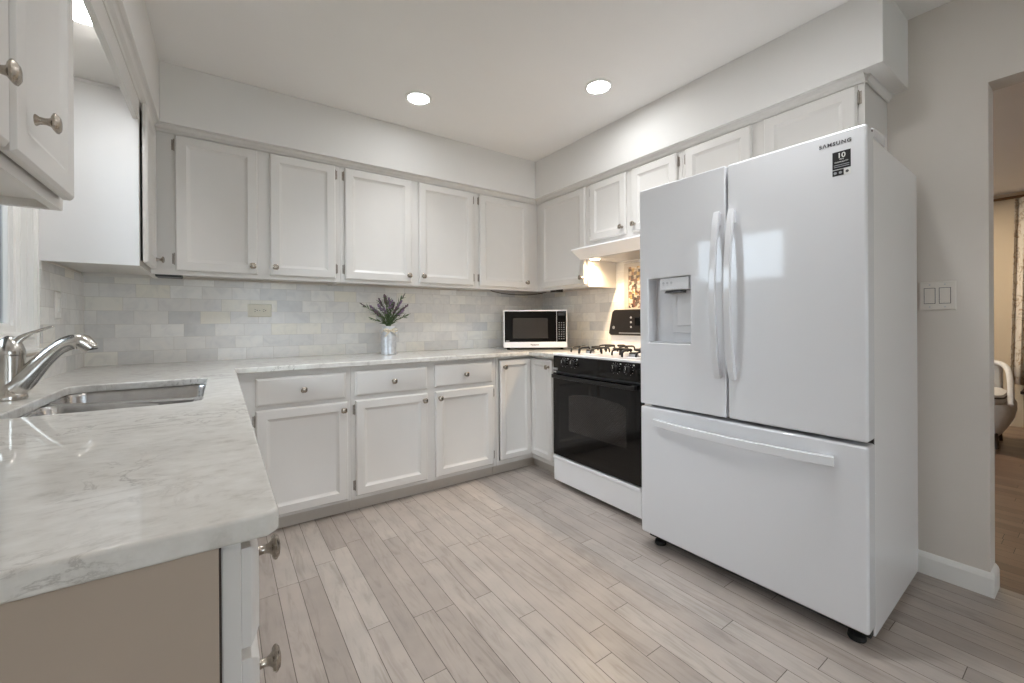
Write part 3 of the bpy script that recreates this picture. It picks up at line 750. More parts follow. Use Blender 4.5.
# ------------------------------------------------------------------ outlets and switches
def plate(name, label, cat, loc, rz, w, h, mat):
    t = thing(name, label, cat, loc, rz)
    MB().door(-w / 2, w / 2, -h / 2, h / 2, -0.0005, [(0, 0), (0, 0.002), (0.004, 0.006)]).build('cover_plate', mat, t)
    return t
o_ = plate('outlet', 'ivory double outlet mounted sideways on the back tile, left of the lavender', 'outlet', (-2.390, -0.008, 1.228), 0, 0.135, 0.084, IVORY)
for cx_ in (-0.024, 0.024):
    r_ = MB().lathe([(0.0165, 0.0062), (0.0165, 0.008), (0.015, 0.0085)], (cx_, 0, 0), (0, -1, 0), 20).build('receptacle', IVORY, o_)
    MB().box(cx_ - 0.006, cx_ + 0.003, -0.0092, -0.0082, 0.005, 0.0072).box(cx_ - 0.006, cx_ + 0.002, -0.0092, -0.0082, -0.0072, -0.005).lathe([(0.0028, 0.0082), (0.0028, 0.0092)], (cx_ + 0.009, 0, 0), (0, -1, 0), 10).build('slots', DARKP, r_)
MB().lathe([(0.003, 0.006), (0.003, 0.0072)], (0, 0, 0), (0, -1, 0), 10).build('screw', SILVER, o_)
s_ = plate('light_switch', 'white rocker switch plate on the left tile wall behind the faucet', 'switch', (-W + 0.008, -0.462, 1.232), R(90), 0.076, 0.122, TRIMM)
MB().door(-0.017, 0.017, -0.033, 0.033, -0.0062, [(0, 0), (0, 0.003), (0.002, 0.005)]).build('rocker', TRIMM, s_)
s_ = plate('light_switch', 'white two rocker switch plate on the wall beside the fridge', 'switch', (-0.0005, -2.762, 1.247), R(-90), 0.117, 0.127, WHITEP)
for cx_ in (-0.024, 0.024):
    MB().box(cx_ - 0.0185, cx_ + 0.0185, -0.0066, -0.0058, -0.035, 0.035).build('recess', DARKP, s_)
    MB().prism([(-0.0062, -0.033), (-0.0105, -0.033), (-0.0078, 0.0), (-0.0095, 0.033), (-0.0062, 0.033)], 'x', cx_ - 0.0165, cx_ + 0.0165).build('rocker', WHITEP, s_, 0.0008)
    for zz in (-0.049, 0.049):
        MB().lathe([(0.0032, 0.0058), (0.0028, 0.0072)], (cx_, 0, zz), (0, -1, 0), 10).build('screw', GREYP, s_)

# ------------------------------------------------------------------ milk can with lavender
vz = thing('milk_can_vase', 'small galvanised milk can vase with ribbon on the back counter', 'vase', (-1.60, -0.20, CTOP))
MB().lathe([(0.052, 0.0005), (0.054, 0.006), (0.0535, 0.012), (0.053, 0.128), (0.0545, 0.132), (0.053, 0.137), (0.049, 0.147), (0.043, 0.157), (0.0405, 0.166), (0.0405, 0.186), (0.046, 0.199), (0.0475, 0.204), (0.0445, 0.203), (0.038, 0.186), (0.038, 0.150)], (0, 0, 0), seg=36, cap=False).lathe([(0.052, 0.001), (0.001, 0.0012)], (0, 0, 0), seg=36, cap=False).build('can', GALV, vz, smooth=True)
for sx in (-1, 1):
    hd = MB().tube(bez([(sx * 0.049, 0, 0.145), (sx * 0.072, 0, 0.160), (sx * 0.066, 0, 0.188), (sx * 0.042, 0, 0.176)], 10), 0.0035, 8)
    hd.build('handle', GALV, vz, smooth=True)
MB().lathe([(0.0425, 0.166), (0.0425, 0.179)], (0, 0, 0), seg=28, cap=False).build('ribbon', LIN, vz, smooth=True)
bw = MB()
for sx in (-1, 1):
    lp = bez([(0, -0.043, 0.172), (sx * 0.050, -0.058, 0.206), (sx * 0.072, -0.052, 0.168), (sx * 0.030, -0.050, 0.150), (0, -0.044, 0.171)], 14)
    bw.sweep_rect(lp, 0.016, 0.0014, (0, 1, 0.5))
    bw.sweep_rect(bez([(0, -0.044, 0.171), (sx * 0.022, -0.058, 0.158), (sx * 0.046, -0.060, 0.128)], 8), 0.014, 0.0014, (0, 1, 0.5))
bw.ball((0, -0.047, 0.171), 0.006)
bw.build('bow', LIN, vz, smooth=True)
lb = thing('lavender_bunch', 'bunch of lavender sprigs standing in the galvanised milk can', 'plant', (-1.60, -0.20, CTOP + 0.2045))
tips = [(-0.205, -0.01, 0.208, 0), (-0.13, 0.01, 0.19, 1), (-0.085, -0.03, 0.20, 1), (-0.06, 0.03, 0.245, 2), (-0.035, -0.01, 0.275, 2), (-0.01, 0.03, 0.265, 2), (0.0, -0.04, 0.225, 1), (0.03, 0.0, 0.235, 1), (0.055, 0.03, 0.22, 2), (0.075, -0.02, 0.205, 1), (0.105, 0.01, 0.235, 1), (0.135, 0.02, 0.29, 0), (0.145, -0.01, 0.205, 2), (0.165, 0.0, 0.135, 0), (-0.145, -0.02, 0.105, 0), (-0.05, -0.05, 0.175, 1), (0.045, -0.05, 0.18, 2), (0.10, -0.04, 0.16, 1), (-0.105, 0.035, 0.165, 2), (0.02, 0.045, 0.255, 1), (-0.115, -0.045, 0.15, 2), (0.125, 0.03, 0.17, 2)]
for i, (tx, ty, tz, kd) in enumerate(tips):
    tz -= 0.044
    rr = random.Random(i)
    pth = bez([(tx * 0.08, ty * 0.1, 0.0), (tx * 0.2, ty * 0.3, tz * 0.5), (tx * 0.75, ty * 0.8, tz * 0.75), (tx, ty, tz)], 12)
    st = MB().tube(pth, 0.0017, 6)
    for k in range(19):
        q_ = 0.9 + k * 0.48
        b = pth[int(q_)]; a = rr.uniform(0, 6.28); L = rr.uniform(0.030, 0.055)
        d = (pth[int(q_) + 1] - b).normalized(); o1 = d.orthogonal().normalized(); o1.rotate(Matrix.Rotation(a, 3, d))
        tip = b + d * L * 0.75 + o1 * L * 0.62; wv = d.cross(o1) * 0.0042; mid = b + d * L * 0.4 + o1 * L * 0.25
        up_ = o1 * 0.0012
        st.add([b - wv * 0.3, mid - wv, tip, mid + wv, b + wv * 0.3, b + up_, mid + up_ * 1.2, tip + up_ * 0.2], [(0, 1, 6, 5), (1, 2, 7, 6), (2, 3, 6, 7), (3, 4, 5, 6), (4, 3, 1, 0), (1, 3, 2), (0, 5, 4)])
    sg = st.build('sprig', STEMG, lb)
    if kd or i in (0, 11):
        fl = MB()
        s0 = 7.5 if kd else 9.5
        for k in range(20 if kd else 10):
            t_ = s0 + (11.9 - s0) * k / (20 if kd else 10); b = pth[int(t_)].lerp(pth[min(12, int(t_) + 1)], t_ - int(t_))
            a = k * 2.4 + rr.random(); rr_ = 0.0070 * (1 - 0.6 * (t_ - s0) / (12 - s0)) * (1 if kd else 0.6)
            fl.ball(b + Vector((math.cos(a) * rr_, math.sin(a) * rr_, rr.uniform(-0.002, 0.003))), rr.uniform(0.0032, 0.0058) * (1 if kd else 0.7), sz=1.35, seg=6, rg=4)
        fl.build('flower_spike', LAV if (kd == 1) else LAVD, sg)

# ------------------------------------------------------------------ microwave, turned to face the room
MW, MH, MD = 0.517, 0.305, 0.36
mdir = YAW
mc = CAM + fw * 3.40 + rt * 0.190
mw = thing('microwave', 'white countertop microwave with black door set at an angle in the corner', 'microwave', (mc.x, mc.y, CTOP), -YAW)
zb = 0.019
MB().box(-MW / 2, MW / 2, 0.03, MD, zb, zb + MH).build('case', RANGEW, mw, 0.004)
MB().box(-MW / 2, MW / 2, 0.0, 0.0295, zb, zb + 0.046).build('lower_fascia', RANGEW, mw, 0.002)
fz = MB()
fz.box(-MW / 2, MW / 2, 0.004, 0.0295, zb + MH - 0.009, zb + MH).box(-MW / 2, -MW / 2 + 0.008, 0.004, 0.0295, zb + 0.046, zb + MH - 0.009).box(MW / 2 - 0.008, MW / 2, 0.004, 0.0295, zb + 0.046, zb + MH - 0.009)
fz.build('front_rim', RANGEW, mw)
xd = -MW / 2 + 0.430
md_ = MB().box(-MW / 2 + 0.008, xd, 0.002, 0.0292, zb + 0.047, zb + MH - 0.009).build('door', BLACKG, mw, 0.002)
MB().box(-MW / 2 + 0.075, xd - 0.070, 0.0012, 0.0025, zb + 0.075, zb + MH - 0.065).build('window', plain('microwave window', srgb(54, 51, 49), 0.16, noise=0.05), md_)
MB().box(xd, xd + 0.004, 0.001, 0.0292, zb + 0.047, zb + MH - 0.009).build('door_edge', GREYP, md_)
cp = MB().box(xd + 0.004, MW / 2 - 0.008, 0.002, 0.0292, zb + 0.047, zb + MH - 0.009).build('control_panel', BLACKG, mw, 0.001)
pc = (xd + MW / 2 - 0.004) / 2
MB().box(pc - 0.026, pc + 0.026, 0.0012, 0.0022, zb + MH - 0.045, zb + MH - 0.022).build('display', DARKP, cp)
for rr_i in range(8):
    for cc in range(3):
        w_ = 0.0045
        MB().box(pc - 0.019 + cc * 0.019 - w_, pc - 0.019 + cc * 0.019 + w_, 0.0014, 0.0022, zb + 0.068 + rr_i * 0.0185, zb + 0.075 + rr_i * 0.0185).build('button', SILVER, cp)
text('Panasonic', 0.017, 'brand_text', PRINTG, mw, (-0.005, -0.0006, zb + 0.018), FRONT, bold=0.0003)
MB().box(-MW / 2 + 0.016, -MW / 2 + 0.046, 0.0012, 0.0022, zb + 0.051, zb + 0.058).build('badge', SILVER, md_)
for fx in (-0.22, 0.22):
    for fy in (0.05, 0.31):
        MB().lathe([(0.014, 0.0005), (0.013, zb + 0.001)], (fx, fy, 0), seg=14).build('foot', RUBBER, mw)

# ------------------------------------------------------------------ gas range
rg = thing('gas_range', 'white gas range with black glass oven door and black control panel', 'stove', (0, -0.940, 0), R(-90))
RW, RF = 0.760, 0.650
MB().box(0.002, RW - 0.002, -RF + 0.012, -0.030, 0.028, 0.905).build('body', RANGEW, rg, 0.003)
ctp = MB().box(0, RW, -RF - 0.024, -0.030, 0.905, 0.922).build('cooktop', RANGEW, rg, 0.006, seg=3)
MB().box(0.004, RW - 0.004, -RF - 0.022, -RF + 0.013, 0.797, 0.9045).build('control_panel', BLACKG, rg, 0.004)
cpl = rg.children[-1] if False else [o for o in rg.children if o.name.startswith('control_panel')][0]
for kx in (0.118, 0.206, 0.572, 0.668):
    mb = MB().lathe([(0.024, 0), (0.0235, 0.012), (0.021, 0.016), (0.008, 0.018)], (kx, -RF - 0.022, 0.862), (0, -1, 0), 24)
    mb.box(kx - 0.0045, kx + 0.0045, -RF - 0.047, -RF - 0.036, 0.842, 0.882)
    kn_ = mb.build('control_knob', BLACKP, rg, 0.001)
    MB().box(kx - 0.0012, kx + 0.0012, -RF - 0.0478, -RF - 0.0468, 0.862, 0.881).build('pointer', PRINTW, kn_)
    dm = MB()
    for k in range(11):
        a = R(-150 + 30 * k); px_, pz_ = kx + math.sin(a) * 0.033, 0.862 + math.cos(a) * 0.033
        dm.lathe([(0.0016, 0), (0.0016, 0.0006)], (px_, -RF - 0.0222, pz_), (0, -1, 0), 6)
    dm.box(kx + 0.034, kx + 0.044, -RF - 0.0228, -RF - 0.0218, 0.888, 0.895)
    dm.build('dial_marks', PRINTW, rg)
MB().box(0.006, 0.050, -RF - 0.0235, -RF - 0.0218, 0.804, 0.820).build('brand_badge', SILVER, rg)
MB().box(0.02, RW - 0.02, -RF - 0.010, -RF + 0.014, 0.786, 0.797).build('vent_slot', DARKP, rg)
od = MB().box(0.004, RW - 0.004, -RF - 0.026, -RF + 0.012, 0.212, 0.786).build('oven_door', BLACKG, rg, 0.005)
wp = [(0.165, 0.405), (0.655, 0.405), (0.655, 0.640)] + [(0.655 - 0.490 * k / 10, 0.640 + 0.028 * math.sin(math.pi * k / 10) ** 0.5) for k in range(1, 10)] + [(0.165, 0.640)]
MB().prism(wp, 'y', -RF - 0.0268, -RF - 0.0255).build('window', OVENWIN, od)
hb = MB().sweep_rect([(0.03 + 0.70 * k / 12, -RF - 0.052 - 0.006 * math.sin(math.pi * k / 12), 0.765) for k in range(13)], 0.022, 0.014, (0, 0, 1))
hb.box(0.018, 0.050, -RF - 0.054, -RF - 0.024, 0.752, 0.778).box(RW - 0.060, RW - 0.028, -RF - 0.054, -RF - 0.024, 0.752, 0.778)
hb.build('handle', BLACKP, od, 0.004)
rd_ = MB().box(0.004, RW - 0.004, -RF - 0.022, -RF + 0.012, 0.032, 0.204)
rd_.box(0.004, RW - 0.004, -RF - 0.030, -RF - 0.020, 0.182, 0.204)
rd_.build('storage_drawer', RANGEW, rg, 0.005)
for fx in (0.04, RW - 0.04):
    for fy in (-RF + 0.06, -0.08):
        MB().lathe([(0.016, 0.0005), (0.016, 0.006), (0.008, 0.008), (0.008, 0.03)], (fx, fy, 0), seg=14).build('foot', RUBBER, rg)
for bi, (bx, by) in enumerate(((0.195, -0.50), (0.565, -0.50), (0.195, -0.235), (0.565, -0.235))):
    bn = MB().lathe([(0.075, 0.9222), (0.072, 0.925), (0.045, 0.9235), (0.030, 0.924)], (bx, by, 0), seg=28).build('drip_pan', RANGEW, rg, smooth=True)
    MB().lathe([(0.030, 0.9235), (0.032, 0.935), (0.030, 0.940)], (bx, by, 0), seg=24).build('burner_head', SILVER, rg, smooth=True)
    MB().lathe([(0.026, 0.9402), (0.027, 0.946), (0.022, 0.950)], (bx, by, 0), seg=24).build('burner_cap', BLACKI, rg, smooth=True)
    g = MB(); s2 = 0.105; zt = 0.965
    for sx, sy in ((1, 0), (-1, 0), (0, 1), (0, -1)):
        ex, ey = bx + sx * s2, by + sy * s2
        g.tube(bez([(bx + sx * 0.018, by + sy * 0.018, zt), (bx + sx * 0.085, by + sy * 0.085, zt + 0.001), (ex, ey, zt), (ex, ey, zt - 0.012), (ex, ey, 0.926)], 10), 0.0075, 8)
    for sx, sy in ((1, 1), (-1, 1), (-1, -1), (1, -1)):
        e2 = 0.092
        g.tube(bez([(bx + sx * s2, by + sy * 0.0, zt), (bx + sx * s2, by + sy * 0.07, zt), (bx + sx * e2, by + sy * e2, zt - 0.002), (bx + sx * e2, by + sy * e2, 0.930)], 8), 0.0060, 8)
    g.build('burner_grate', BLACKI, rg, smooth=True)
# backguard
MB().box(0.012, RW - 0.012, -0.085, -0.030, 0.922, 1.062).build('backguard', RANGEW, rg, 0.004)
bgp = [(0.004, 1.052), (0.020, 1.036), (RW - 0.020, 1.036), (RW - 0.004, 1.052), (RW - 0.040, 1.214), (RW - 0.062, 1.232), (0.062, 1.232), (0.040, 1.214)]
bg = MB().rings([[(a, -0.032, b) for a, b in bgp], [(a, -0.106, b) for a, b in bgp]]).build('backguard_panel', plain('black backguard', srgb(30, 27, 26), 0.28, noise=0.08), rg, 0.008, seg=3)
MB().lathe([(0.012, 0), (0.011, 0.003)], (0.058, -0.1062, 1.095), (0, -1, 0), 18).build('badge', SILVER, bg)
MB().box(0.26, 0.50, -0.1072, -0.1058, 1.11, 1.17).build('clock_display', BLACKG, bg)
for k in range(6):
    MB().lathe([(0.008, 0), (0.007, 0.003)], (0.225 + (k % 2) * 0.30, -0.1062, 1.10 + (k // 2) * 0.035), (0, -1, 0), 14).build('button', GREYP, bg)
MB().box(0.11, 0.62, -0.1068, -0.1058, 1.050, 1.058).build('trim_strip', SILVER, bg)

# range hood
hd_ = thing('range_hood', 'white slim range hood with warm lamp fixed under the short cabinet', 'range hood', (0, -0.943, 1.60), R(-90))
HW = 0.752
hp = [(-0.004, 0.114), (-0.318, 0.114), (-0.330, 0.110), (-0.494, 0.070), (-0.497, 0.060), (-0.420, 0.012), (-0.405, 0.000), (-0.395, 0.000), (-0.395, 0.010), (-0.004, 0.010)]
MB().prism(hp, 'x', 0, HW).build('shell', RANGEW, hd_, 0.0015)
MB().lathe([(0.036, 0.0095), (0.036, 0.0035), (0.044, 0.0035), (0.044, 0.0095)], (0.066, -0.318, 0), seg=24, cap=False).build('lamp_ring', TRIMM, hd_)
MB().lathe([(0.035, 0.0095), (0.0345, 0.0065)], (0.066, -0.318, 0), seg=24).build('lamp_lens', HOOD_EMIT, hd_)
hl_ = bpy.data.lights.new('lamp_beam', 'AREA'); hl_.shape = 'DISK'; hl_.size = 0.05; hl_.energy = HOOD_BEAM; hl_.spread = R(135); hl_.color = (1.0, 0.74, 0.46)
ho_ = bpy.data.objects.new('lamp_beam', hl_); col.objects.link(ho_); ho_.parent = hd_; ho_.location = (0.066, -0.318, 0.005)
MB().box(0.15, 0.56, -0.36, -0.06, 0.005, 0.0098).build('filter', SILVER, hd_, 0.001)
MB().box(0.58, 0.70, -0.39, -0.34, 0.006, 0.0098).build('switch_plate', RANGEW, hd_, 0.001)

# mosaic picture panel on the tile behind the range
mp_ = thing('mosaic_panel', 'brown and cream mosaic panel in a marble border on the tile behind the range', 'mosaic', (-0.008, -1.340, 1.402), R(-90))
f_ = MB()
for x0_, x1_, z0_, z1_ in ((-0.312, 0.312, -0.157 - 0.040, -0.157), (-0.312, 0.312, 0.157, 0.157 + 0.03), (-0.312, -0.270, -0.157, 0.157), (0.270, 0.312, -0.157, 0.157)):
    f_.box(x0_, x1_, -0.010, -0.0005, z0_, z1_)
f_.build('border', plain('marble border', srgb(196, 190, 182), 0.3, noise=0.06, nscale=20), mp_, 0.003)
MB().box(-0.270, 0.270, -0.007, -0.0005, -0.157, 0.157).build('picture', MOSAIC, mp_)

# ------------------------------------------------------------------ fridge
FR = 0.0270
FO = Vector((-0.8147, -2.7344, 0)) + Vector((-math.sin(FR), math.cos(FR), 0)) * 0.912
fg = thing('refrigerator', 'large white french door refrigerator with water dispenser and bottom freezer drawer', 'refrigerator', (FO.x, FO.y, 0), R(-90) + FR)
FWD, FT, DTK = 0.912, 1.806, 0.082
# local: x to the viewer's right, front face at y=0, body behind (+y)
MB().box(0.004, FWD - 0.004, 0.090, 0.745, 0.030, 1.780).build('body', FRIDGE_SIDE, fg, 0.006, seg=3)
MB().box(0.012, FWD - 0.005, DTK - 0.002, 0.091, 0.085, 1.775).build('gasket', FRIDGE_GAP, fg)
US = FWD - 0.472
UZ0, UZ1 = 0.726, FT
# left door with the dispenser recess
du0, du1, dz0, dz1 = FWD - 0.862, FWD - 0.637, 1.036, 1.352
ld = MB().box(0, du0, 0, DTK, UZ0, UZ1).box(du1, US - 0.004, 0, DTK, UZ0, UZ1).box(du0, du1, 0, DTK, UZ0, dz0).box(du0, du1, 0, DTK, dz1, UZ1)
# welded so that the door reads as one panel
def weld_door():
    xs = [0, du0, du1, US - 0.004]; zs = [UZ0, dz0, dz1, UZ1]
    mb = MB(); idx = {}
    for k, y in enumerate((0, DTK)):
        for i, x in enumerate(xs):
            for j, z in enumerate(zs):
                idx[(i, j, k)] = len(mb.v); mb.v.append((x, y, z))
    for i in range(3):
        for j in range(3):
            if (i, j) != (1, 1): mb.f.append((idx[(i, j, 0)], idx[(i + 1, j, 0)], idx[(i + 1, j + 1, 0)], idx[(i, j + 1, 0)]))
            mb.f.append((idx[(i, j, 1)], idx[(i, j + 1, 1)], idx[(i + 1, j + 1, 1)], idx[(i + 1, j, 1)]))
    for i in range(3):
        mb.f.append((idx[(i, 0, 0)], idx[(i, 0, 1)], idx[(i + 1, 0, 1)], idx[(i + 1, 0, 0)])); mb.f.append((idx[(i, 3, 0)], idx[(i + 1, 3, 0)], idx[(i + 1, 3, 1)], idx[(i, 3, 1)]))
        mb.f.append((idx[(0, i, 0)], idx[(0, i + 1, 0)], idx[(0, i + 1, 1)], idx[(0, i, 1)])); mb.f.append((idx[(3, i, 0)], idx[(3, i, 1)], idx[(3, i + 1, 1)], idx[(3, i + 1, 0)]))
    o = len(mb.v); dp = 0.070
    for (x, z) in ((du0, dz0), (du1, dz0), (du1, dz1), (du0, dz1)): mb.v.append((x, dp, z))
    fr4 = [idx[(1, 1, 0)], idx[(2, 1, 0)], idx[(2, 2, 0)], idx[(1, 2, 0)]]
    for i in range(4): j = (i + 1) % 4; mb.f.append((fr4[i], fr4[j], o + j, o + i))
    mb.f.append((o, o + 1, o + 2, o + 3))
    return mb
dl = weld_door().build('door', FRIDGE, fg, 0.006, seg=3)
dr = MB().box(US + 0.004, FWD, 0, DTK, UZ0, UZ1).build('door', FRIDGE, fg, 0.010, seg=4)
fz_ = MB().box(0, FWD, 0, DTK, 0.074, 0.713).build('freezer_drawer', FRIDGE, fg, 0.010, seg=4)
# dispenser inside the recess
dsp = MB().box(du0 + 0.062, du1 - 0.012, 0.006, 0.0695, dz1 - 0.062, dz1 - 0.002).build('dispenser_head', FRIDGE, dl, 0.005)
MB().prism([(0.0, dz1 - 0.075), (0.0695, dz1 - 0.075), (0.0695, dz1 - 0.062), (0.014, dz1 - 0.062)], 'x', du0 + 0.09, du1 - 0.05).build('nozzle', DARKP, dl, 0.002)
MB().box(du0 + 0.125, du1 - 0.016, 0.050, 0.0575, dz0 + 0.085, dz1 - 0.064).build('paddle', FRIDGE, dl, 0.003)
MB().box(du0 + 0.098, du1 - 0.004, 0.0575, 0.0698, dz0 + 0.05, dz1 - 0.062).build('paddle_back', FRIDGE, dl, 0.002)
MB().box(du0 + 0.006, du1 - 0.006, 0.006, 0.0695, dz0 + 0.0005, dz0 + 0.006).build('drip_tray', GREYP, dl)
for k in range(3):
    MB().lathe([(0.006, 0), (0.006, 0.0006)], (du0 + 0.083 + k * 0.021, 0.0058, dz1 - 0.026), (0, -1, 0), 12).build('icon', GREYP, dl)
    MB().box(du0 + 0.0795 + k * 0.021, du0 + 0.0865 + k * 0.021, 0.0052, 0.0059, dz1 - 0.0375, dz1 - 0.0355).build('icon_text', GREYP, dl)
# bowed handles
def vhandle(parent, u):
    n_ = 20; z0_, z1_ = 0.897, 1.607
    pts = [(u, -0.014 - 0.046 * math.sin(math.pi * k / n_) ** 0.75, z0_ + (z1_ - z0_) * k / n_) for k in range(n_ + 1)]
    mb = MB().sweep_rect(pts, 0.026, [0.022 - 0.006 * math.sin(math.pi * k / n_) for k in range(n_ + 1)], (1, 0, 0))
    for zz in (z0_ + 0.03, z1_ - 0.03): mb.box(u - 0.009, u + 0.009, -0.022, 0.001, zz - 0.026, zz + 0.026)
    return mb.build('handle', FRIDGE, parent, 0.003)
vhandle(dl, US - 0.030); vhandle(dr, US + 0.032)
n_ = 20
pts = [(FWD - 0.822 + 0.730 * k / n_, -0.014 - 0.040 * math.sin(math.pi * k / n_) ** 0.75, 0.645) for k in range(n_ + 1)]
hm = MB().sweep_rect(pts, 0.034, [0.022 - 0.006 * math.sin(math.pi * k / n_) for k in range(n_ + 1)], (0, 0, 1))
for uu in (FWD - 0.79, FWD - 0.124): hm.box(uu - 0.026, uu + 0.026, -0.022, 0.001, 0.634, 0.656)
hm.build('handle', FRIDGE, fz_, 0.003)
# brand word and warranty sticker on the right door
text('S\u039bMSUNG', 0.0178, 'brand_text', PRINTG, dr, (FWD - 0.0885, -0.0008, 1.7585), FRONT, bold=0.0004, sx=1.0, spacing=1.22)
su0, su1 = FWD - 0.096, FWD - 0.044
stk = MB().box(su0, su1, -0.0008, 0.0002, 1.672, 1.733).build('warranty_sticker', STICKB, dr)
MB().box(su0, su0 + 0.032, -0.0008, 0.0002, 1.649, 1.669).build('sticker_panel', STICKB, stk)
MB().box(su0 + 0.033, su1, -0.0008, 0.0002, 1.649, 1.669).build('sticker_panel', PRINTW, stk)
text('10', 0.024, 'sticker_text', PRINTW, stk, ((su0 + su1) / 2, -0.0013, 1.7105), FRONT, bold=0.0005)
text('YEAR', 0.0058, 'sticker_text', PRINTW, stk, ((su0 + su1) / 2, -0.0013, 1.7035), FRONT)
text('WARRANTY', 0.0072, 'sticker_text', PRINTW, stk, ((su0 + su1) / 2, -0.0013, 1.6935), FRONT)
for z in (1.685, 1.6785): MB().box(su0 + 0.004, su1 - 0.004, -0.0012, -0.0007, z, z + 0.0022).build('sticker_line', SILVER, stk)
for k, (xx, mm) in enumerate(((0.008, SILVER), (0.023, SILVER), (0.042, PRINTG))):
    MB().lathe([(0.0048, 0), (0.0048, 0.0005)], (su0 + xx, -0.0007, 1.659), (0, -1, 0), 12).build('sticker_icon', mm, stk)
# hinge covers, feet
for a, b in ((0.003, 0.06), (FWD - 0.06, FWD - 0.003)):
    MB().prism([(0.086, 1.7805), (0.086, 1.812), (0.120, 1.819), (0.225, 1.819), (0.238, 1.810), (0.242, 1.7805)], 'x', a, b).build('hinge_cover', FRIDGE, fg, 0.004)
MB().lathe([(0.004, 0), (0.004, 0.002)], (FWD - 0.0005, 0.055, 1.792), (1, 0, 0), 10).build('hinge_plug', RUBBER, dr)
for u in (0.055, FWD - 0.055):
    MB().lathe([(0.026, 0.0005), (0.028, 0.006), (0.026, 0.020), (0.012, 0.026), (0.012, 0.045)], (u, 0.085, 0), seg=18).box(u - 0.045, u + 0.045, 0.06, 0.14, 0.036, 0.062).build('foot', RUBBER, fg)
    MB().lathe([(0.022, -0.02), (0.022, 0.02)], (u, 0.66, 0.0225), (1, 0, 0), 16).build('roller', RUBBER, fg)
MB().box(0.05, FWD - 0.05, 0.10, 0.12, 0.012, 0.07).build('kick_grille', DARKP, fg)

# ------------------------------------------------------------------ bits under the wall cabinets
cd = MB().tube(bez([(-2.90, -0.05, 1.404), (-2.6, -0.04, 1.400), (-2.5, -0.05, 1.404)], 10), 0.003, 6)
tag(MB().box(-2.885, -2.775, -0.300, -0.180, 1.398, 1.425).build('under_cabinet_shade', DARKP, None, 0.003), 'dark slim box standing in for a shadowed gap under the wall cabinet in the left corner', 'shadow patch')  # dark box in place of a shadowed gap in the cabinet bottom
tag(MB().tube(bez([(-0.62, -0.03, 1.424), (-0.50, -0.06, 1.385), (-0.40, -0.05, 1.405), (-0.30, -0.05, 1.375), (-0.12, -0.12, 1.40), (-0.10, -0.20, 1.424)], 24), 0.0035, 6).build('power_cord', CORDM, None, smooth=True), 'thin brown cord hanging under the corner wall cabinets above the microwave', 'cord')
tag(MB().box(-0.235, -0.155, -0.475, -0.395, 1.399, 1.4265).build('under_cabinet_plug', BLACKP, None, 0.004), 'small black plug box under the corner cabinet left of the range hood', 'plug')

# ------------------------------------------------------------------ the adjoining room
ac = thing('armchair', 'light grey armchair with a curved arm rail and dark piping, seen through the opening', 'armchair', (3.20, -2.405, 0), R(-90))
AW = 0.30
# local: front looks along -y (towards the kitchen)
half = bez([(0.0, 0.30, 0.735), (0.16, 0.31, 0.735), (0.262, 0.22, 0.735), (0.262, 0.02, 0.715), (0.292, -0.14, 0.56), (0.297, -0.24, 0.40)], 16)
rail = [Vector((-p_.x, p_.y, p_.z)) for p_ in reversed(half[1:])] + half
MB().tube(rail, 0.021, 12).build('arm_rail', UPHOL, ac, smooth=True)
MB().rings([[(x * s_, 0.285 + y + 0.06 * (z - 0.4), z) for x, y in rrect(-0.20, 0.20, -0.035, 0.035, 0.03)] for s_, z in ((0.95, 0.40), (1.0, 0.44), (1.0, 0.66), (0.92, 0.71))]).build('back_cushion', UPHOL, ac, smooth=True)
MB().rings([[(x * s_, y * s_ + 0.0, z) for x, y in rrect(-0.295, 0.295, -0.29, 0.30, 0.10)] for s_, z in ((0.66, 0.075), (0.80, 0.13), (0.94, 0.22), (1.0, 0.31), (1.0, 0.37), (0.97, 0.40))]).build('seat_base', UPHOL, ac, smooth=True)
MB().rings([[(x * s_, y * s_ - 0.012, z) for x, y in rrect(-0.25, 0.25, -0.30, 0.25, 0.10)] for s_, z in ((0.94, 0.39), (1.02, 0.41), (1.03, 0.45), (1.0, 0.48), (0.85, 0.50), (0.4, 0.51))]).build('cushion', UPHOL, ac, smooth=True)
pp = [(x * 1.035, y * 1.035 - 0.012, 0.455) for x, y in rrect(-0.25, 0.25, -0.30, 0.25, 0.10)]
MB().tube(pp + [pp[0]], 0.007, 8).build('piping', PIPING, ac, smooth=True)
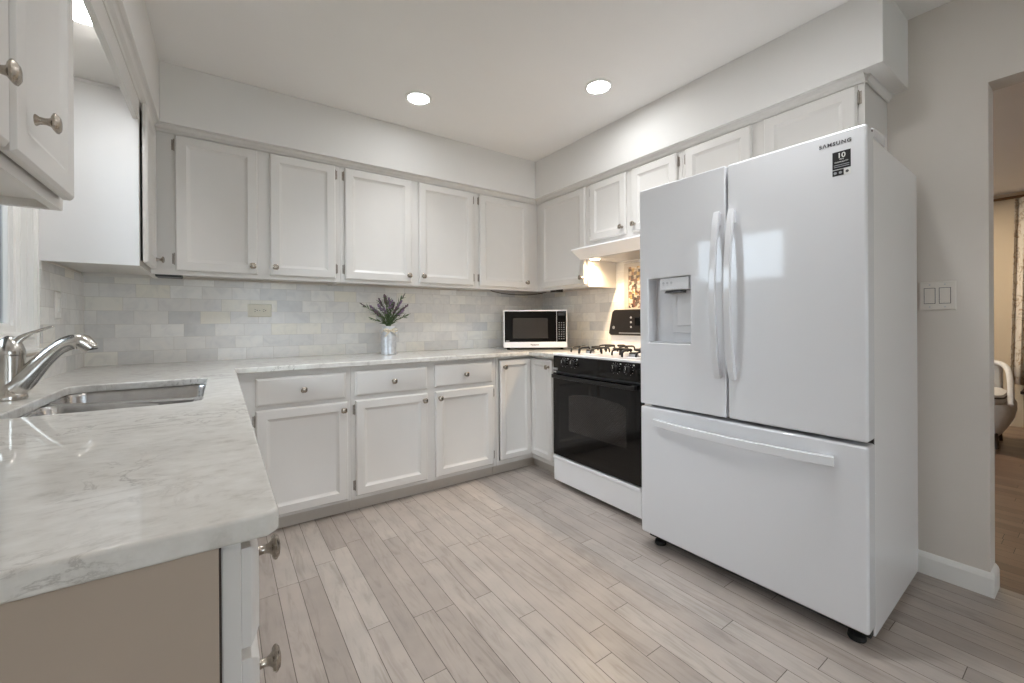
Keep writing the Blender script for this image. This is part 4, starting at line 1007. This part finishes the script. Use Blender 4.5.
for lx, ly in ((-0.20, -0.20), (0.20, -0.20), (-0.18, 0.20), (0.18, 0.20)):
    MB().tube([(lx, ly, 0.14), (lx * 1.08, ly * 1.08, 0.0005)], [0.020, 0.013], 12).build('leg', DARKWOOD, ac, smooth=True)
cst = thing('chest', 'dark wood chest under the curtain in the adjoining room', 'chest', (4.29, -3.25, 0), R(-90))
MB().box(-0.55, 0.60, -0.42, -0.01, 0.06, 0.40).build('case', DARKWOOD, cst, 0.004)
MB().box(-0.57, 0.62, -0.44, -0.005, 0.40, 0.43).build('top', DARKWOOD, cst, 0.004)
for k in range(2): MB().box(-0.53 + k * 0.57, 0.01 + k * 0.57, -0.432, -0.42, 0.09, 0.38).build('drawer', DARKWOOD, cst, 0.003)
for lx in (-0.52, 0.57):
    for ly in (-0.39, -0.05): MB().box(lx - 0.025, lx + 0.025, ly - 0.025, ly + 0.025, 0.0, 0.06).build('leg', DARKWOOD, cst, 0.004)
rd2 = thing('curtain_rod', 'bronze curtain rod high on the tan wall of the adjoining room', 'curtain rod', (4.22, -2.3, 2.415))
MB().tube([(0, 0.6, 0), (0, -1.6, 0)], 0.014, 12).build('rod', RODM, rd2, smooth=True)
for yy in (0.55, -1.55):
    MB().box(-0.008, 0.079, yy - 0.01, yy + 0.01, -0.012, 0.012).build('bracket', RODM, rd2)
    MB().ball((0, yy + (0.08 if yy > 0 else -0.08), 0), 0.03).build('finial', RODM, rd2, smooth=True)
cn = MB(); rows = []
for i in range(9):
    z = 2.40 - (2.40 - 0.46) * i / 8
    rows.append([(4.215 + 0.035 * math.sin(k * 1.25), -2.580 - 0.005 * (8 - i) - k * 0.018, z) for k in range(40)])
for i in range(8):
    pass
base_n = len(cn.v)
for r_ in rows: cn.v += r_
for i in range(8):
    for k in range(39): cn.f.append((i * 40 + k, i * 40 + k + 1, (i + 1) * 40 + k + 1, (i + 1) * 40 + k))
cu_o = cn.build('curtain', CURT, None, smooth=True)
sl = cu_o.modifiers.new('thick', 'SOLIDIFY'); sl.thickness = 0.004
tag(cu_o, 'patterned beige curtain hanging from the bronze rod in the adjoining room', 'curtain')
